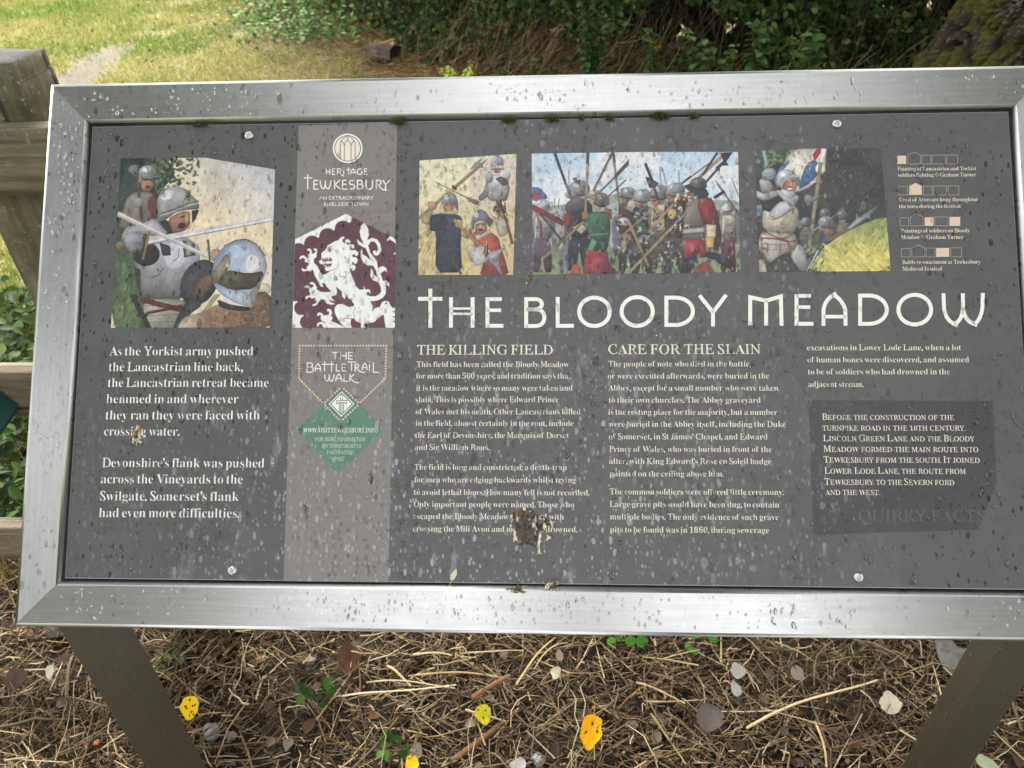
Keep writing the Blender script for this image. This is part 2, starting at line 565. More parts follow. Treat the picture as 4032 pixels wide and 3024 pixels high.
def text_block(lines, size, m, face='serif', off=-.012, z=.0004, scale=SC):
    """lines: (text, x left, baseline y, x right) in photo coordinates / scale"""
    AV, AF = [], []
    for s, xl, yb, xr in lines:
        V, Fs = line_geo(s, face, off)
        a, b = uv(xl * scale, yb * scale), uv(xr * scale, yb * scale)
        x0, x1 = V[:, 0].min(), V[:, 0].max()
        k = (b[0] - a[0]) / (x1 - x0)
        P = np.stack([a[0] + (V[:, 0] - x0) * k, a[1] + (b[1] - a[1]) * (V[:, 0] - x0) / (x1 - x0) * .5 + V[:, 1] * size, np.full(len(V), z)], -1)
        AF += [[i + len(AV) for i in q] for q in Fs]
        AV += P.tolist()
    me = bpy.data.meshes.new('printed_text'); me.from_pydata(AV, [], AF)
    return link('printed_text', me, m, PANEL, PM)

text_block([("As the Yorkist army pushed", 237, 768, 547), ("the Lancastrian line back,", 235, 802, 525),
            ("the Lancastrian retreat became", 233, 836, 580), ("hemmed in and wherever", 230, 871, 515),
            ("they ran they were faced with", 228, 906, 561), ("crossing water.", 225, 941, 388)], .0172, M_WHITE, off=-.0132)
text_block([("Devonshire\u2019s flank was pushed", 221, 1009, 571), ("across the Vineyards to the", 218, 1044, 524),
            ("Swilgate. Somerset\u2019s flank", 216, 1081, 516), ("had even more difficulties.", 214, 1117, 517)], .0172, M_WHITE, off=-.0132)
text_block([("THE KILLING FIELD", 901, 766, 1194)], .0178, M_CREAM, off=-.0135)
text_block([("CARE FOR THE SLAIN", 1314, 765, 1643)], .0178, M_CREAM, off=-.0135)
text_block([("This field has been called the Bloody Meadow", 900, 793, 1229), ("for more than 500 years, and tradition says that", 899, 818, 1233),
            ("it is the meadow where so many were taken and", 899, 844, 1237), ("slain. This is possibly where Edward Prince", 898, 869, 1207),
            ("of Wales met his death. Other Lancastrians killed", 898, 895, 1254), ("in the field, almost certainly in the rout, include", 898, 920, 1239),
            ("the Earl of Devonshire, the Marquis of Dorset", 897, 946, 1229), ("and Sir William Rous.", 896, 972, 1057)], .0106, M_CREAM)
text_block([("The field is long and constricted; a death-trap", 895, 1015, 1224), ("for men who are edging backwards whilst trying", 895, 1042, 1244),
            ("to avoid lethal blows. How many fell is not recorded.", 894, 1069, 1273), ("Only important people were named. Those who", 894, 1095, 1240),
            ("escaped the Bloody Meadow were faced with", 893, 1121, 1218), ("crossing the Mill Avon and many were drowned.", 892, 1148, 1247)], .0106, M_CREAM)
text_block([("The people of note who died in the battle,", 1314, 792, 1622), ("or were executed afterwards, were buried in the", 1313, 818, 1661),
            ("Abbey, except for a small number who were taken", 1314, 844, 1681), ("to their own churches. The Abbey graveyard", 1315, 870, 1643),
            ("is the resting place for the majority, but a number", 1314, 896, 1679), ("were buried in the Abbey itself, including the Duke", 1315, 922, 1697),
            ("of Somerset, in St James\u2019 Chapel, and Edward", 1315, 949, 1658), ("Prince of Wales, who was buried in front of the", 1316, 976, 1667),
            ("alter, with King Edward\u2019s Rose en Soleil badge", 1316, 1002, 1666), ("painted on the ceiling above him.", 1317, 1029, 1563)], .0106, M_CREAM)
text_block([("The common soldiers were offered little ceremony.", 1317, 1068, 1693), ("Large grave pits would have been dug, to contain", 1317, 1095, 1683),
            ("multiple bodies. The only evidence of such grave", 1318, 1122, 1682), ("pits to be found was in 1860, during sewerage", 1318, 1150, 1661)], .0106, M_CREAM)
text_block([("excavations in Lower Lode Lane, when a lot", 1743, 757, 2076), ("of human bones were discovered, and assumed", 1744, 783, 2093),
            ("to be of soldiers who had drowned in the", 1745, 809, 2052), ("adjacent stream.", 1746, 836, 1865)], .0106, M_CREAM)
text_block([("Before the construction of the", 1776, 907, 2061), ("turnpike road in the 18th century,", 1776, 930, 2085),
            ("Lincoln Green Lane and the Bloody", 1778, 953, 2105), ("Meadow formed the main route into", 1779, 976, 2113),
            ("Tewkesbury from the south. It joined", 1779, 999, 2116), ("Lower Lode Lane, the route from", 1781, 1023, 2086),
            ("Tewkesbury to the Severn ford", 1781, 1047, 2061), ("and the west.", 1783, 1069, 1900)], .0113, M_CREAM, 'small')
text_block([("QUIRKY FACTS", 3381, 2052, 3879)], .0200, M_FAINT, off=-.016, scale=1)
z3 = lambda x: 2688 + x * .6076
for cap in ([("Painting of Lancastrian and Yorkist", z3(1393), 1107 * .6076, z3(1902)), ("soldiers fighting \u00a9 Graham Turner", z3(1395), 1147 * .6076, z3(1900))],
            [("Crest of Arms are hung throughout", z3(1402), 1307 * .6076, z3(1913)), ("the town during the festival", z3(1402), 1350 * .6076, z3(1800))],
            [("Paintings of soldiers on Bloody", z3(1414), 1508 * .6076, z3(1860)), ("Meadow \u00a9 Graham Turner", z3(1415), 1550 * .6076, z3(1820))],
            [("Battle re-enactment at Tewkesbury", z3(1423), 1008 + 52 * .6076, z3(1930)), ("Medieval Festival", z3(1424), 1008 + 96 * .6076, z3(1680))]):
    text_block(cap, .0073, M_CREAM, off=-.010, scale=1)
# key of little boxes
for k, fill in enumerate(((0,), (1,), (2, 4), (3,))):
    f = Flat(); ox, oy = 8.7 * k, 200.5 * k
    for j, (a, b, t) in enumerate(((1390, 1447, 1010), (1458, 1540, 1006), (1550, 1607, 1007), (1615, 1700, 1006), (1711, 1780, 1005))):
        q = [(a, 1064), (b, 1063), (b, t)] + ([((a + b) / 2, 986)] if j == 1 else []) + [(a, t)]
        q = [(z3(x + ox), (y + oy) * .6076) for x, y in q]
        if j in fill: f.poly(q, M_BEIGE, .0004)
        else: f.stroke(q, 2.4, M_LINE, .0004, True)
    f.build('printed_key')

# title letters drawn as even strokes (photo pixels)
def z5(p): return [(1344 + x * .6076, 1008 + y * .6076) for x, y in p]
def z6(p): return [(2688 + x * .6076, 1008 + y * .6076) for x, y in p]
def bez(p0, p1, p2, n=10):
    return [tuple((1 - t) ** 2 * np.array(p0) + 2 * t * (1 - t) * np.array(p1) + t * t * np.array(p2)) for t in np.linspace(0, 1, n + 1)]
def sup(cx, cy, rx, ry, a0, a1, n=24):
    return ell(cx, cy, rx, ry, n, a0, a1)
def letter_D(xl, xr, yt, yb):
    r = (yb - yt) / 2
    return [(xl, yb), (xl, yt)] + [(xl + (xr - xl) * .35, yt)] + sup(xl + (xr - xl) * .35, yt + r, (xr - xl) * .65, r, -80, 80, 20) + [(xl + (xr - xl) * .35, yb)]
f = Flat(); wd = 15.2
def S(pts, k=1.0, closed=False): f.stroke(pts, wd * k, M_WHITE, .0004, closed)
S(z5([(577, 212), (577, 465)])); S(z5([(497, 278), (655, 278)]))
S(z5([(711, 268), (711, 465)])); S(z5([(851, 268), (851, 465)])); S(z5([(711, 341), (851, 341)]), .55); S(z5([(711, 375), (851, 375)]), .62)
S(z5([(947, 268), (947, 465)])); S(z5([(947, 280), (1040, 280)]), .95); S(z5([(947, 352), (1035, 352)]), .9); S(z5([(947, 453), (1050, 453)]))
f.build('printed_title'); f = Flat()
S(z5([(1198, 466), (1198, 280), (1252, 280)] + sup(1258, 313, 42, 33, -80, 80, 12) + [(1250, 347), (1198, 347)]))
S(z5([(1198, 347), (1258, 347)] + sup(1266, 399, 50, 54, -75, 75, 14) + [(1255, 454), (1198, 454)]))
S(z5([(1402, 266), (1402, 453), (1506, 453)]))
S(z5(ell(1640, 362, 99, 92)), 1.02, True); S(z5(ell(1917, 360, 101, 93)), 1.02, True)
S(z5(letter_D(2106, 2278, 270, 447)), 1, True)
S(z6([(108, 255), (196, 366), (196, 457)])); S(z6([(282, 252), (196, 366)]))
f.build('printed_title'); f = Flat()
S(z6([(437, 452), (437, 268), (541, 290), (636, 262), (640, 453)])); S(z6([(540, 285), (540, 452)]))
S(z6([(737, 247), (737, 452)])); S(z6([(737, 259), (830, 258)]), .95); S(z6([(737, 332), (826, 332)]), .9); S(z6([(737, 440), (848, 440)]))
S(z6([(912, 452)] + bez((912, 350), (920, 285), (977, 252), 8) + bez((977, 252), (1036, 285), (1053, 350), 8) + [(1055, 452)])); S(z6([(912, 393), (1055, 393)]), .9)
S(z6(letter_D(1149, 1322, 257, 440)), 1, True)
S(z6(ell(1503, 348, 106, 96)), 1.02, True)
S(z6([(1689, 242), (1692, 330)] + bez((1692, 340), (1705, 420), (1763, 442), 8) + bez((1763, 442), (1812, 410), (1815, 340), 8) + [(1815, 242)]))
S(z6([(1815, 330)] + bez((1815, 340), (1826, 420), (1889, 442), 8) + bez((1889, 442), (1938, 405), (1942, 320), 8) + [(1944, 240)]))
f.build('printed_title')

# heritage emblem and words
def c5(p): return [(1130 + x * .5125, 480 + y * .5125) for x, y in p]
f = Flat()
f.stroke(c5(ell(467, 204, 109, 107)), 6.0, M_WHITE, .0004, True)
f.poly(c5(ell(467, 204, 96, 95)), M_CREAM, .0004)
for a in ([(410, 285), (410, 170)] + bez((410, 165), (420, 130), (467, 105), 8) + bez((467, 105), (515, 130), (524, 165), 8) + [(524, 285)],
          [(441, 295), (441, 180)] + bez((441, 180), (446, 158), (467, 140), 6), [(441, 180)] + bez((441, 180), (436, 160), (418, 148), 6),
          [(493, 295), (493, 180)] + bez((493, 180), (488, 158), (467, 140), 6), [(493, 180)] + bez((493, 180), (498, 160), (516, 148), 6), [(467, 105), (467, 140)]):
    f.stroke(c5(a), 3.0, M_BAND, .0006)
f.build('printed_emblem')
def R(pts, wd, z=.0004, closed=False, tf=c5): f.stroke(tf(pts), wd, M_WHITE, z, closed)
f = Flat(); s = 3.6
R([(303, 362), (303, 405)], s); R([(330, 362), (330, 405)], s); R([(303, 380), (330, 380)], s * .6); R([(303, 388), (330, 388)], s * .6)
R([(350, 362), (350, 405), (372, 405)], s); R([(350, 362), (371, 362)], s); R([(350, 382), (368, 382)], s)
R([(388, 405), (388, 362), (405, 362)] + sup(406, 373, 10, 11, -80, 80, 8) + [(400, 385), (388, 385)], s); R([(402, 385), (420, 410), (440, 418)], s)
R([(437, 372), (437, 405)], s); R([(434, 354), (440, 354)], s)
R([(472, 350), (472, 405)], s); R([(456, 368), (488, 368)], s)
R([(490, 405)] + bez((492, 385), (500, 368), (508, 362), 5) + bez((508, 362), (520, 375), (526, 390), 5) + [(527, 405)], s); R([(492, 390), (525, 390)], s)
R(sup(560, 384, 20, 22, -50, -350, 16) + [(580, 386), (566, 386)], s)
R([(595, 362), (595, 405), (618, 405)], s); R([(595, 362), (617, 362)], s); R([(595, 382), (614, 382)], s)
s = 4.6
R([(160, 405), (160, 517)], s); R([(130, 431), (194, 431)], s)
R([(207, 450), (207, 517), (243, 517)], s); R([(207, 450), (240, 450)], s); R([(207, 480), (236, 480)], s)
R([(256, 450)] + bez((258, 480), (264, 510), (280, 515), 6) + bez((280, 515), (294, 505), (297, 450), 6), s); R([(297, 460)] + bez((298, 500), (305, 512), (318, 515), 6) + bez((318, 515), (334, 500), (340, 450), 6), s)
R([(366, 448), (366, 517)], s); R([(408, 448), (368, 482), (412, 517)], s)
R([(428, 450), (428, 517), (463, 517)], s); R([(428, 450), (462, 450)], s); R([(428, 480), (457, 480)], s)
R(sup(498, 466, 18, 17, -40, -250, 12) + sup(500, 499, 20, 18, -80, 140, 12), s)
R([(542, 517), (542, 450), (562, 450)] + sup(564, 465, 15, 15, -80, 80, 8) + [(558, 481), (542, 481)], s); R([(558, 481)] + sup(566, 499, 18, 18, -80, 80, 8) + [(558, 517), (542, 517)], s)
R([(608, 448), (608, 490)] + bez((608, 495), (615, 518), (634, 518), 6) + bez((634, 518), (656, 515), (657, 490), 6) + [(657, 448)], s)
R([(688, 517), (688, 450), (705, 450)] + sup(707, 467, 16, 17, -80, 80, 8) + [(700, 485), (688, 485)], s); R([(702, 485)] + bez((702, 485), (730, 530), (770, 524), 8), s)
R([(736, 448), (760, 485), (756, 522)], s); R([(789, 448), (760, 485)], s)
f.build('printed_heading')
text_block([("AN EXTRAORDINARY", 1130 + 247 * .5125, 480 + 600 * .5125, 1130 + 665 * .5125), ("RIVERSIDE TOWN", 1130 + 285 * .5125, 480 + 648 * .5125, 1130 + 626 * .5125)], .0072, M_WHITE, 'sans', 0, scale=1)

# battle trail panel
def ct(p): return [(1150 + x * .32558, 1340 + y * .3255) for x, y in p]
f = Flat()
def dots(a, b, n, diag=True):
    for i in range(n):
        x, y = a[0] + (b[0] - a[0]) * i / (n - 1), a[1] + (b[1] - a[1]) * i / (n - 1)
        r = 15 if diag else 11
        q = [(x - r, y), (x, y - r), (x + r, y), (x, y + r)] if diag else [(x - r, y - r), (x + r, y - r), (x + r, y + r), (x - r, y + r)]
        f.poly(ct(q), M_BEIGE, .0006)
f.poly(ct([(603, 565), (830, 775), (1105, 1085), (560, 1605), (60, 1085), (370, 775)]), M_GREEN, .0003)
dots((95, 65), (1142, 65), 31); dots((92, 100), (84, 450), 11); dots((1140, 100), (1130, 450), 11)
dots((97, 478), (365, 748), 12, False); dots((1115, 475), (830, 748), 12, False)
dots((603, 560), (405, 748), 8, False); dots((603, 560), (795, 748), 8, False); dots((405, 790), (592, 983), 8, False); dots((792, 790), (592, 983), 8, False)
f.poly(ct([(601, 618), (755, 770), (596, 926), (443, 770)]), M_WHITE, .0005)
f.stroke(ct([(601, 640), (732, 770), (597, 902), (466, 770)]), 3.0, M_DARKLINE, .0007, True)
for a in ([(590, 690), (590, 730)], [(612, 690), (612, 730)], [(540, 728), (660, 728), (657, 770), (630, 752), (570, 752), (543, 770), (540, 728)],
          [(572, 752), (572, 880)], [(626, 752), (622, 880)], [(590, 752), (590, 895)], [(607, 752), (605, 895)]):
    f.stroke(ct(a), 2.2, M_DARKLINE, .0007)
f.poly(ct(ell(601, 663, 15, 15, 16)), M_DARKLINE, .0007); f.poly(ct(ell(601, 663, 9, 9, 16)), M_WHITE, .0009)
f.build('printed_badge')
f = Flat(); s = 3.9
def B(pts, k=1.0): R(pts, s * k, tf=ct)
B([(487, 147), (560, 147)]); B([(522, 147), (520, 232)]); B([(588, 142), (586, 232)]); B([(656, 142), (655, 232)]); B([(588, 180), (656, 180)], .6); B([(588, 194), (656, 194)], .6)
B([(735, 147), (686, 147), (684, 226), (736, 228)]); B([(686, 186), (730, 186)])
B([(182, 385), (184, 272), (220, 272)] + sup(222, 298, 26, 26, -80, 80, 8) + [(210, 324), (184, 324)]); B([(210, 324)] + sup(224, 354, 34, 31, -80, 80, 8) + [(215, 386), (175, 388)])
B([(280, 376)] + bez((284, 330), (300, 292), (315, 284), 6) + bez((315, 284), (335, 300), (344, 330), 6) + [(346, 376)]); B([(282, 344), (345, 344)])
B([(395, 255), (393, 376)]); B([(358, 290), (510, 290)]); B([(480, 255), (478, 376)])
B([(538, 282), (536, 370), (580, 372)]); B([(650, 287), (606, 287), (604, 370), (655, 372)]); B([(606, 328), (645, 328)])
B([(672, 262), (775, 262)]); B([(722, 262), (720, 376)])
B([(762, 376), (764, 288), (785, 288)] + sup(787, 308, 20, 20, -80, 80, 8) + [(764, 330)]); B([(780, 332)] + bez((780, 332), (820, 395), (880, 388), 8))
B([(850, 360)] + bez((854, 320), (868, 285), (878, 277), 6) + bez((878, 277), (895, 290), (905, 320), 6) + [(908, 360)]); B([(852, 330), (906, 330)])
B([(938, 292), (937, 372)]); B([(934, 262), (943, 262)]); B([(985, 268), (982, 386), (1045, 388)])
B([(396, 412)] + bez((398, 450), (404, 490), (425, 497), 6) + bez((425, 497), (448, 480), (452, 412), 6)); B([(452, 420)] + bez((454, 470), (462, 492), (480, 497), 6) + bez((480, 497), (505, 475), (510, 412), 6))
B([(528, 498)] + bez((532, 460), (545, 425), (568, 410), 6) + bez((568, 410), (590, 425), (600, 460), 6) + [(603, 498)]); B([(532, 462), (600, 462)])
B([(630, 408), (628, 495), (678, 497)]); B([(702, 408), (698, 497)]); B([(755, 410), (702, 452)] + bez((702, 452), (750, 520), (812, 514), 8))
f.build('printed_heading')
text_block([("WWW.VISITTEWKESBURY.INFO", 655, 934, 816)], .0082, M_WHITE, off=-.006)
text_block([("FOR MORE INFORMATION", 681, 953, 790), ("ON TEWKESBURY\u2019S", 696, 967.5, 774), ("FASCINATING", 706, 981, 764), ("PAST", 724, 995.5, 744)], .0072, M_PALEGREEN, off=-.010)
bpy.data.objects.remove(TO)

# ------------------------------------------------------------------ printed pictures: a small painter on a fine mesh
def vnoise(x, y, seed=0):
    g = np.random.default_rng(seed).random((64, 64))
    xi, yi = np.floor(x).astype(int), np.floor(y).astype(int)
    fx, fy = x - xi, y - yi
    fx, fy = fx * fx * (3 - 2 * fx), fy * fy * (3 - 2 * fy)
    a, b = g[xi % 64, yi % 64], g[(xi + 1) % 64, yi % 64]
    c, d = g[xi % 64, (yi + 1) % 64], g[(xi + 1) % 64, (yi + 1) % 64]
    return (a * (1 - fx) + b * fx) * (1 - fy) + (c * (1 - fx) + d * fx) * fy
def fbm(x, y, seed=0):
    return vnoise(x, y, seed) * .55 + vnoise(x * 2.1, y * 2.1, seed + 1) * .3 + vnoise(x * 4.3, y * 4.3, seed + 2) * .15
class Paint:
    vol = True
    """works in the coordinates of one measured crop; colours are sRGB 0-255"""
    def __init__(s, bl, br, top, nx, ny, tf):
        s.nx, s.ny, s.tf = nx, ny, tf
        tx = np.array([p[0] for p in top], float); ty = np.array([p[1] for p in top], float)
        su = np.linspace(0, 1, nx); tv = np.linspace(0, 1, ny)
        x_top = tx[0] + (tx[-1] - tx[0]) * su
        y_top = np.interp(x_top, tx, ty)
        bx, by = bl[0] + (br[0] - bl[0]) * su, bl[1] + (br[1] - bl[1]) * su
        s.gx = bx[None] * (1 - tv[:, None]) + x_top[None] * tv[:, None]
        s.gy = by[None] * (1 - tv[:, None]) + y_top[None] * tv[:, None]
        dx, dy = abs(br[0] - bl[0]) / nx, abs(by.mean() - y_top.mean()) / ny
        o = np.array([(i, j) for i in (-.33, 0, .33) for j in (-.33, 0, .33)])
        s.X = (s.gx[..., None] + o[:, 0] * dx).ravel(); s.Y = (s.gy[..., None] + o[:, 1] * dy).ravel()
        s.px = dx
        s.C = np.zeros((len(s.X), 3))
    def fill(s, m, c0, c1=None, a=None, b=None, n=0, ns=.02, alpha=1.0, st=(1, 1)):
        c = np.asarray(c0, float)[None]
        x, y = s.X[m], s.Y[m]
        if c1 is not None:
            d = np.array(b, float) - np.array(a, float)
            t = np.clip(((x - a[0]) * d[0] + (y - a[1]) * d[1]) / (d @ d), 0, 1)[:, None]
            c = c * (1 - t) + np.asarray(c1, float)[None] * t
        if n:
            c = c * (1 + n * (fbm(x * ns * st[0], y * ns * st[1], 3)[:, None] - .5) * 2)
        s.C[m] = s.C[m] * (1 - alpha) + c * alpha
    def inside(s, P):
        P = np.asarray(P, float)
        bb = (s.X >= P[:, 0].min()) & (s.X <= P[:, 0].max()) & (s.Y >= P[:, 1].min()) & (s.Y <= P[:, 1].max())
        idx = np.nonzero(bb)[0]
        x, y = s.X[idx], s.Y[idx]
        r = np.zeros(len(idx), bool)
        for i in range(len(P)):
            (x1, y1), (x2, y2) = P[i], P[(i + 1) % len(P)]
            if y1 == y2: continue
            r ^= ((y1 > y) != (y2 > y)) & (x < (x2 - x1) * (y - y1) / (y2 - y1) + x1)
        return idx[r]
    def all(s, *a, **k): s.fill(np.arange(len(s.X)), *a, **k)
    def poly(s, P, *a, curve=True, **k):
        P = [tuple(p) for p in P]
        if curve and len(P) > 4:       # one round of corner cutting
            Q = []
            for i in range(len(P)):
                p, q = np.array(P[i], float), np.array(P[(i + 1) % len(P)], float)
                Q += [p * .82 + q * .18, p * .18 + q * .82]
            P = Q
        m = s.inside(P)
        s.fill(m, *a, **k)
        A = np.array(P, float)
        w_, h_ = np.ptp(A[:, 0]), np.ptp(A[:, 1])
        if s.vol and len(m) and w_ < .55 * np.ptp(s.X) and k.get('alpha', 1) == 1:
            d = np.full(len(m), 1e9); x, y = s.X[m], s.Y[m]
            for i in range(len(A)):
                a_, b_ = A[i], A[(i + 1) % len(A)]; e = b_ - a_; L2 = e @ e + 1e-9
                t = np.clip(((x - a_[0]) * e[0] + (y - a_[1]) * e[1]) / L2, 0, 1)
                d = np.minimum(d, np.hypot(x - a_[0] - t * e[0], y - a_[1] - t * e[1]))
            sh = 1 - .34 * np.exp(-d / (.075 * min(w_, h_) + 2)) + .10 * (((A[:, 0].mean() - x) / (w_ + 1)) + ((A[:, 1].mean() - y) / (h_ + 1)) * .6)
            s.C[m] *= sh[:, None]
    def ell(s, cx, cy, rx, ry, *a, rot=0, **k):
        co, si = math.cos(math.radians(rot)), math.sin(math.radians(rot))
        x, y = s.X - cx, s.Y - cy
        u, v = x * co + y * si, -x * si + y * co
        q = (u / rx) ** 2 + (v / ry) ** 2
        m = np.nonzero(q < 1)[0]
        s.fill(m, *a, **k)
        if s.vol and rx > 12 and k.get('alpha', 1) == 1 and rx < .3 * np.ptp(s.X):
            s.C[m] *= (1.04 - .26 * q[m] ** 3 - .12 * (x[m] / rx + y[m] / ry) * .7)[:, None]
    def line(s, p, q, w, *a, w1=None, **k):
        p, q = np.array(p, float), np.array(q, float); d = q - p; L = np.hypot(*d); n_ = np.array([-d[1], d[0]]) / L
        w1 = w if w1 is None else w1
        s.poly([p + n_ * w / 2, q + n_ * w1 / 2, q - n_ * w1 / 2, p - n_ * w / 2], *a, curve=False, **k)
    def path(s, P, w, *a, **k):
        for i in range(len(P) - 1):
            s.line(P[i], P[i + 1], w, *a, **k); s.ell(P[i + 1][0], P[i + 1][1], w / 2, w / 2, *a, **k)
    def helmet(s, cx, cy, rx, ry, base=170, tilt=0, tint=(1, 1, 1.02)):
        t = np.array(tint)
        s.ell(cx, cy, rx, ry, t * base, t * base * .58, (cx - rx * .5, cy - ry), (cx + rx * .5, cy + ry), rot=tilt, n=.12, ns=.03)
        s.ell(cx - rx * .3, cy - ry * .4, rx * .34, ry * .3, t * min(245, base * 1.32), rot=tilt, alpha=.75)
        s.ell(cx + rx * .45, cy + ry * .1, rx * .2, ry * .5, t * base * .52, rot=tilt, alpha=.5)
        s.path([(cx - rx * .15, cy - ry * .95), (cx + rx * .05, cy - ry * .3), (cx + rx * .1, cy + ry * .4)], max(3, rx * .07), t * base * .55)
        s.path([(cx - rx * .22, cy - ry * .93), (cx - rx * .03, cy - ry * .3), (cx + rx * .02, cy + ry * .4)], max(2, rx * .05), t * min(250, base * 1.35))
        s.path([(cx - rx * 1.02, cy + ry * .45), (cx - rx * .4, cy + ry * .62), (cx + rx * .4, cy + ry * .62), (cx + rx * 1.02, cy + ry * .42)], max(3, ry * .16), t * base * .80)
        s.path([(cx - rx * 1.0, cy + ry * .60), (cx - rx * .4, cy + ry * .78), (cx + rx * .4, cy + ry * .78), (cx + rx * 1.0, cy + ry * .56)], max(2, ry * .10), t * base * .30)
        for q in (-.6, -.2, .25, .65): s.ell(cx + rx * q, cy + ry * .56, max(2, rx * .045), max(2, rx * .045), t * base * .45)
    def dabs(s, n, box, cols, r=(6, 14), seed=1, flat=.5, alpha=.9, rot=None, mask=None):
        g = np.random.default_rng(seed)
        for i in range(n):
            x, y = g.uniform(box[0], box[2]), g.uniform(box[1], box[3])
            if mask and not mask(x, y, g): continue
            q = g.uniform(*r); c = np.array(cols[g.integers(len(cols))]) * g.uniform(.85, 1.15)
            s.ell(x, y, q, q * flat, c, rot=(g.uniform(0, 180) if rot is None else rot + g.uniform(-15, 15)), alpha=alpha)
    def build(s, name, z=.0003, brush=.62):
        u_, v_ = s.X / s.px, s.Y / s.px
        br = (fbm(u_ * .16 + v_ * .05, v_ * .09 - u_ * .03, 91) - .5) * .30 + (fbm(u_ * .45, v_ * .45, 95) - .5) * .22
        s.C *= (1 + br * brush)[:, None]
        s.C = s.C * .86 + s.C.mean(1, keepdims=True) * .14
        c = np.clip(s.C.reshape(s.ny, s.nx, 9, 3).mean(2), 0, 255)
        lin = srgb(c) * K
        q = uv(*s.tf(s.gx, s.gy))
        V = np.concatenate([q.reshape(-1, 2), np.full((s.nx * s.ny, 1), z)], 1)
        i = np.arange(s.nx * s.ny).reshape(s.ny, s.nx)
        Fs = np.stack([i[:-1, :-1], i[:-1, 1:], i[1:, 1:], i[1:, :-1]], -1).reshape(-1, 4)
        return link(name, mesh_np(name, V, Fs, lin.reshape(-1, 3)), M_PIC, PANEL, PM)
def crop(x0, y0, k): return lambda x, y: (x0 + x * k, y0 + y * k)

# ---- crest: white lion on maroon
p = Paint((5, 1625), (1460, 1625), [(45, 370), (765, 8), (1472, 365)], 210, 235, crop(1150, 840, .27725))
p.vol = False
MR, WH = (98, 56, 70), (236, 236, 232)
p.all(MR, n=.10, ns=.02)
p.poly([(30, 440), (30, 360), (765, -10), (860, 50), (835, 122), (610, 235), (390, 340), (168, 450)], WH, curve=False)
for x, y, r in ((95, 525, 102), (290, 435, 118), (505, 330, 119), (725, 222, 117), (950, 150, 118)): p.ell(x, y, r, r, MR)
p.poly([(1345, 388), (1388, 320), (1480, 362), (1480, 450)], WH, curve=False); p.ell(1385, 480, 96, 96, MR); p.poly([(1435, 582), (1480, 540), (1480, 585)], WH, curve=False)
p.poly([(0, 1248), (85, 1250), (170, 1450), (140, 1640), (0, 1640)], WH, curve=False)
p.ell(135, 1345, 103, 103, MR); p.ell(215, 1545, 104, 100, MR); p.poly([(168, 1440), (300, 1440), (300, 1640), (140, 1640)], MR, curve=False)
p.poly([(1000, 1640), (1000, 1500), (1320, 1450), (1330, 1640)], MR, curve=False)
W = lambda P, c=True: p.poly(P, WH, curve=c)
W([(418, 560), (455, 535), (500, 485), (495, 460), (540, 440), (600, 400), (670, 380), (850, 480), (850, 800), (640, 800), (590, 825), (490, 825), (468, 790), (470, 755), (430, 720), (415, 640)])
W([(640, 400), (690, 345), (730, 330), (752, 350), (715, 372), (720, 430), (760, 440), (755, 380), (790, 366), (830, 392), (825, 425), (796, 425), (798, 402), (770, 425), (790, 455), (830, 436), (882, 452), (886, 492), (852, 502), (842, 482), (815, 505), (840, 530), (892, 520), (942, 552), (935, 602), (898, 606), (888, 580), (855, 592), (860, 622), (912, 626), (935, 662), (920, 712), (880, 716), (878, 690), (845, 702), (850, 730), (892, 736), (906, 772), (885, 814), (845, 812), (858, 786), (815, 790), (830, 850), (600, 850), (560, 600)], False)
W([(490, 855), (600, 790), (830, 840), (880, 960), (910, 1040), (960, 1085), (1010, 1085), (1025, 1062), (1012, 1035), (1036, 1052), (1036, 1090), (1062, 1078), (1096, 1080), (1114, 1112), (1110, 1152), (1090, 1112), (1062, 1122), (1062, 1160), (1115, 1177), (1180, 1180), (1240, 1150), (1266, 1110), (1260, 1050), (1230, 980), (1150, 950), (1110, 890), (1120, 830), (1118, 775), (1145, 812), (1158, 870), (1215, 912), (1195, 820), (1155, 745), (1080, 742), (1010, 702), (972, 612), (974, 540), (995, 503), (1000, 580), (1050, 610), (1118, 668), (1090, 590), (1045, 495), (1000, 476), (940, 440), (920, 360), (960, 400), (1025, 445), (975, 340), (960, 260), (980, 180), (1016, 136), (1046, 155), (1086, 230), (1092, 310), (1072, 370), (1078, 440), (1110, 560), (1170, 630), (1206, 680), (1222, 790), (1252, 760), (1300, 750), (1340, 780), (1350, 842), (1318, 810), (1290, 830), (1258, 855), (1292, 960), (1340, 955), (1382, 985), (1378, 1052), (1362, 1020), (1328, 1025), (1336, 1090), (1328, 1150), (1290, 1200), (1220, 1236), (1112, 1252), (1000, 1400), (870, 1290), (850, 1240), (840, 1195), (825, 1228), (790, 1188), (770, 1153), (748, 1222), (710, 1180), (708, 1112), (630, 1045), (560, 1110), (490, 1040), (456, 960), (462, 900)], False)
p.path([(1072, 440), (1090, 395), (1140, 372), (1195, 392), (1235, 450), (1245, 520), (1215, 575), (1185, 575), (1172, 552)], 46, WH)
W([(460, 960), (490, 1040), (550, 1085), (550, 1115), (480, 1120), (400, 1115), (350, 1075), (355, 1040), (320, 1030), (290, 1050), (265, 1060), (240, 1100), (260, 1140), (250, 1155), (275, 1212), (330, 1200), (330, 1240), (400, 1260), (410, 1220), (460, 1225), (490, 1280), (560, 1300), (615, 1287), (540, 1258), (510, 1208), (545, 1240), (615, 1246), (560, 1200), (560, 1180), (630, 1160), (642, 1100), (620, 1040)], False)
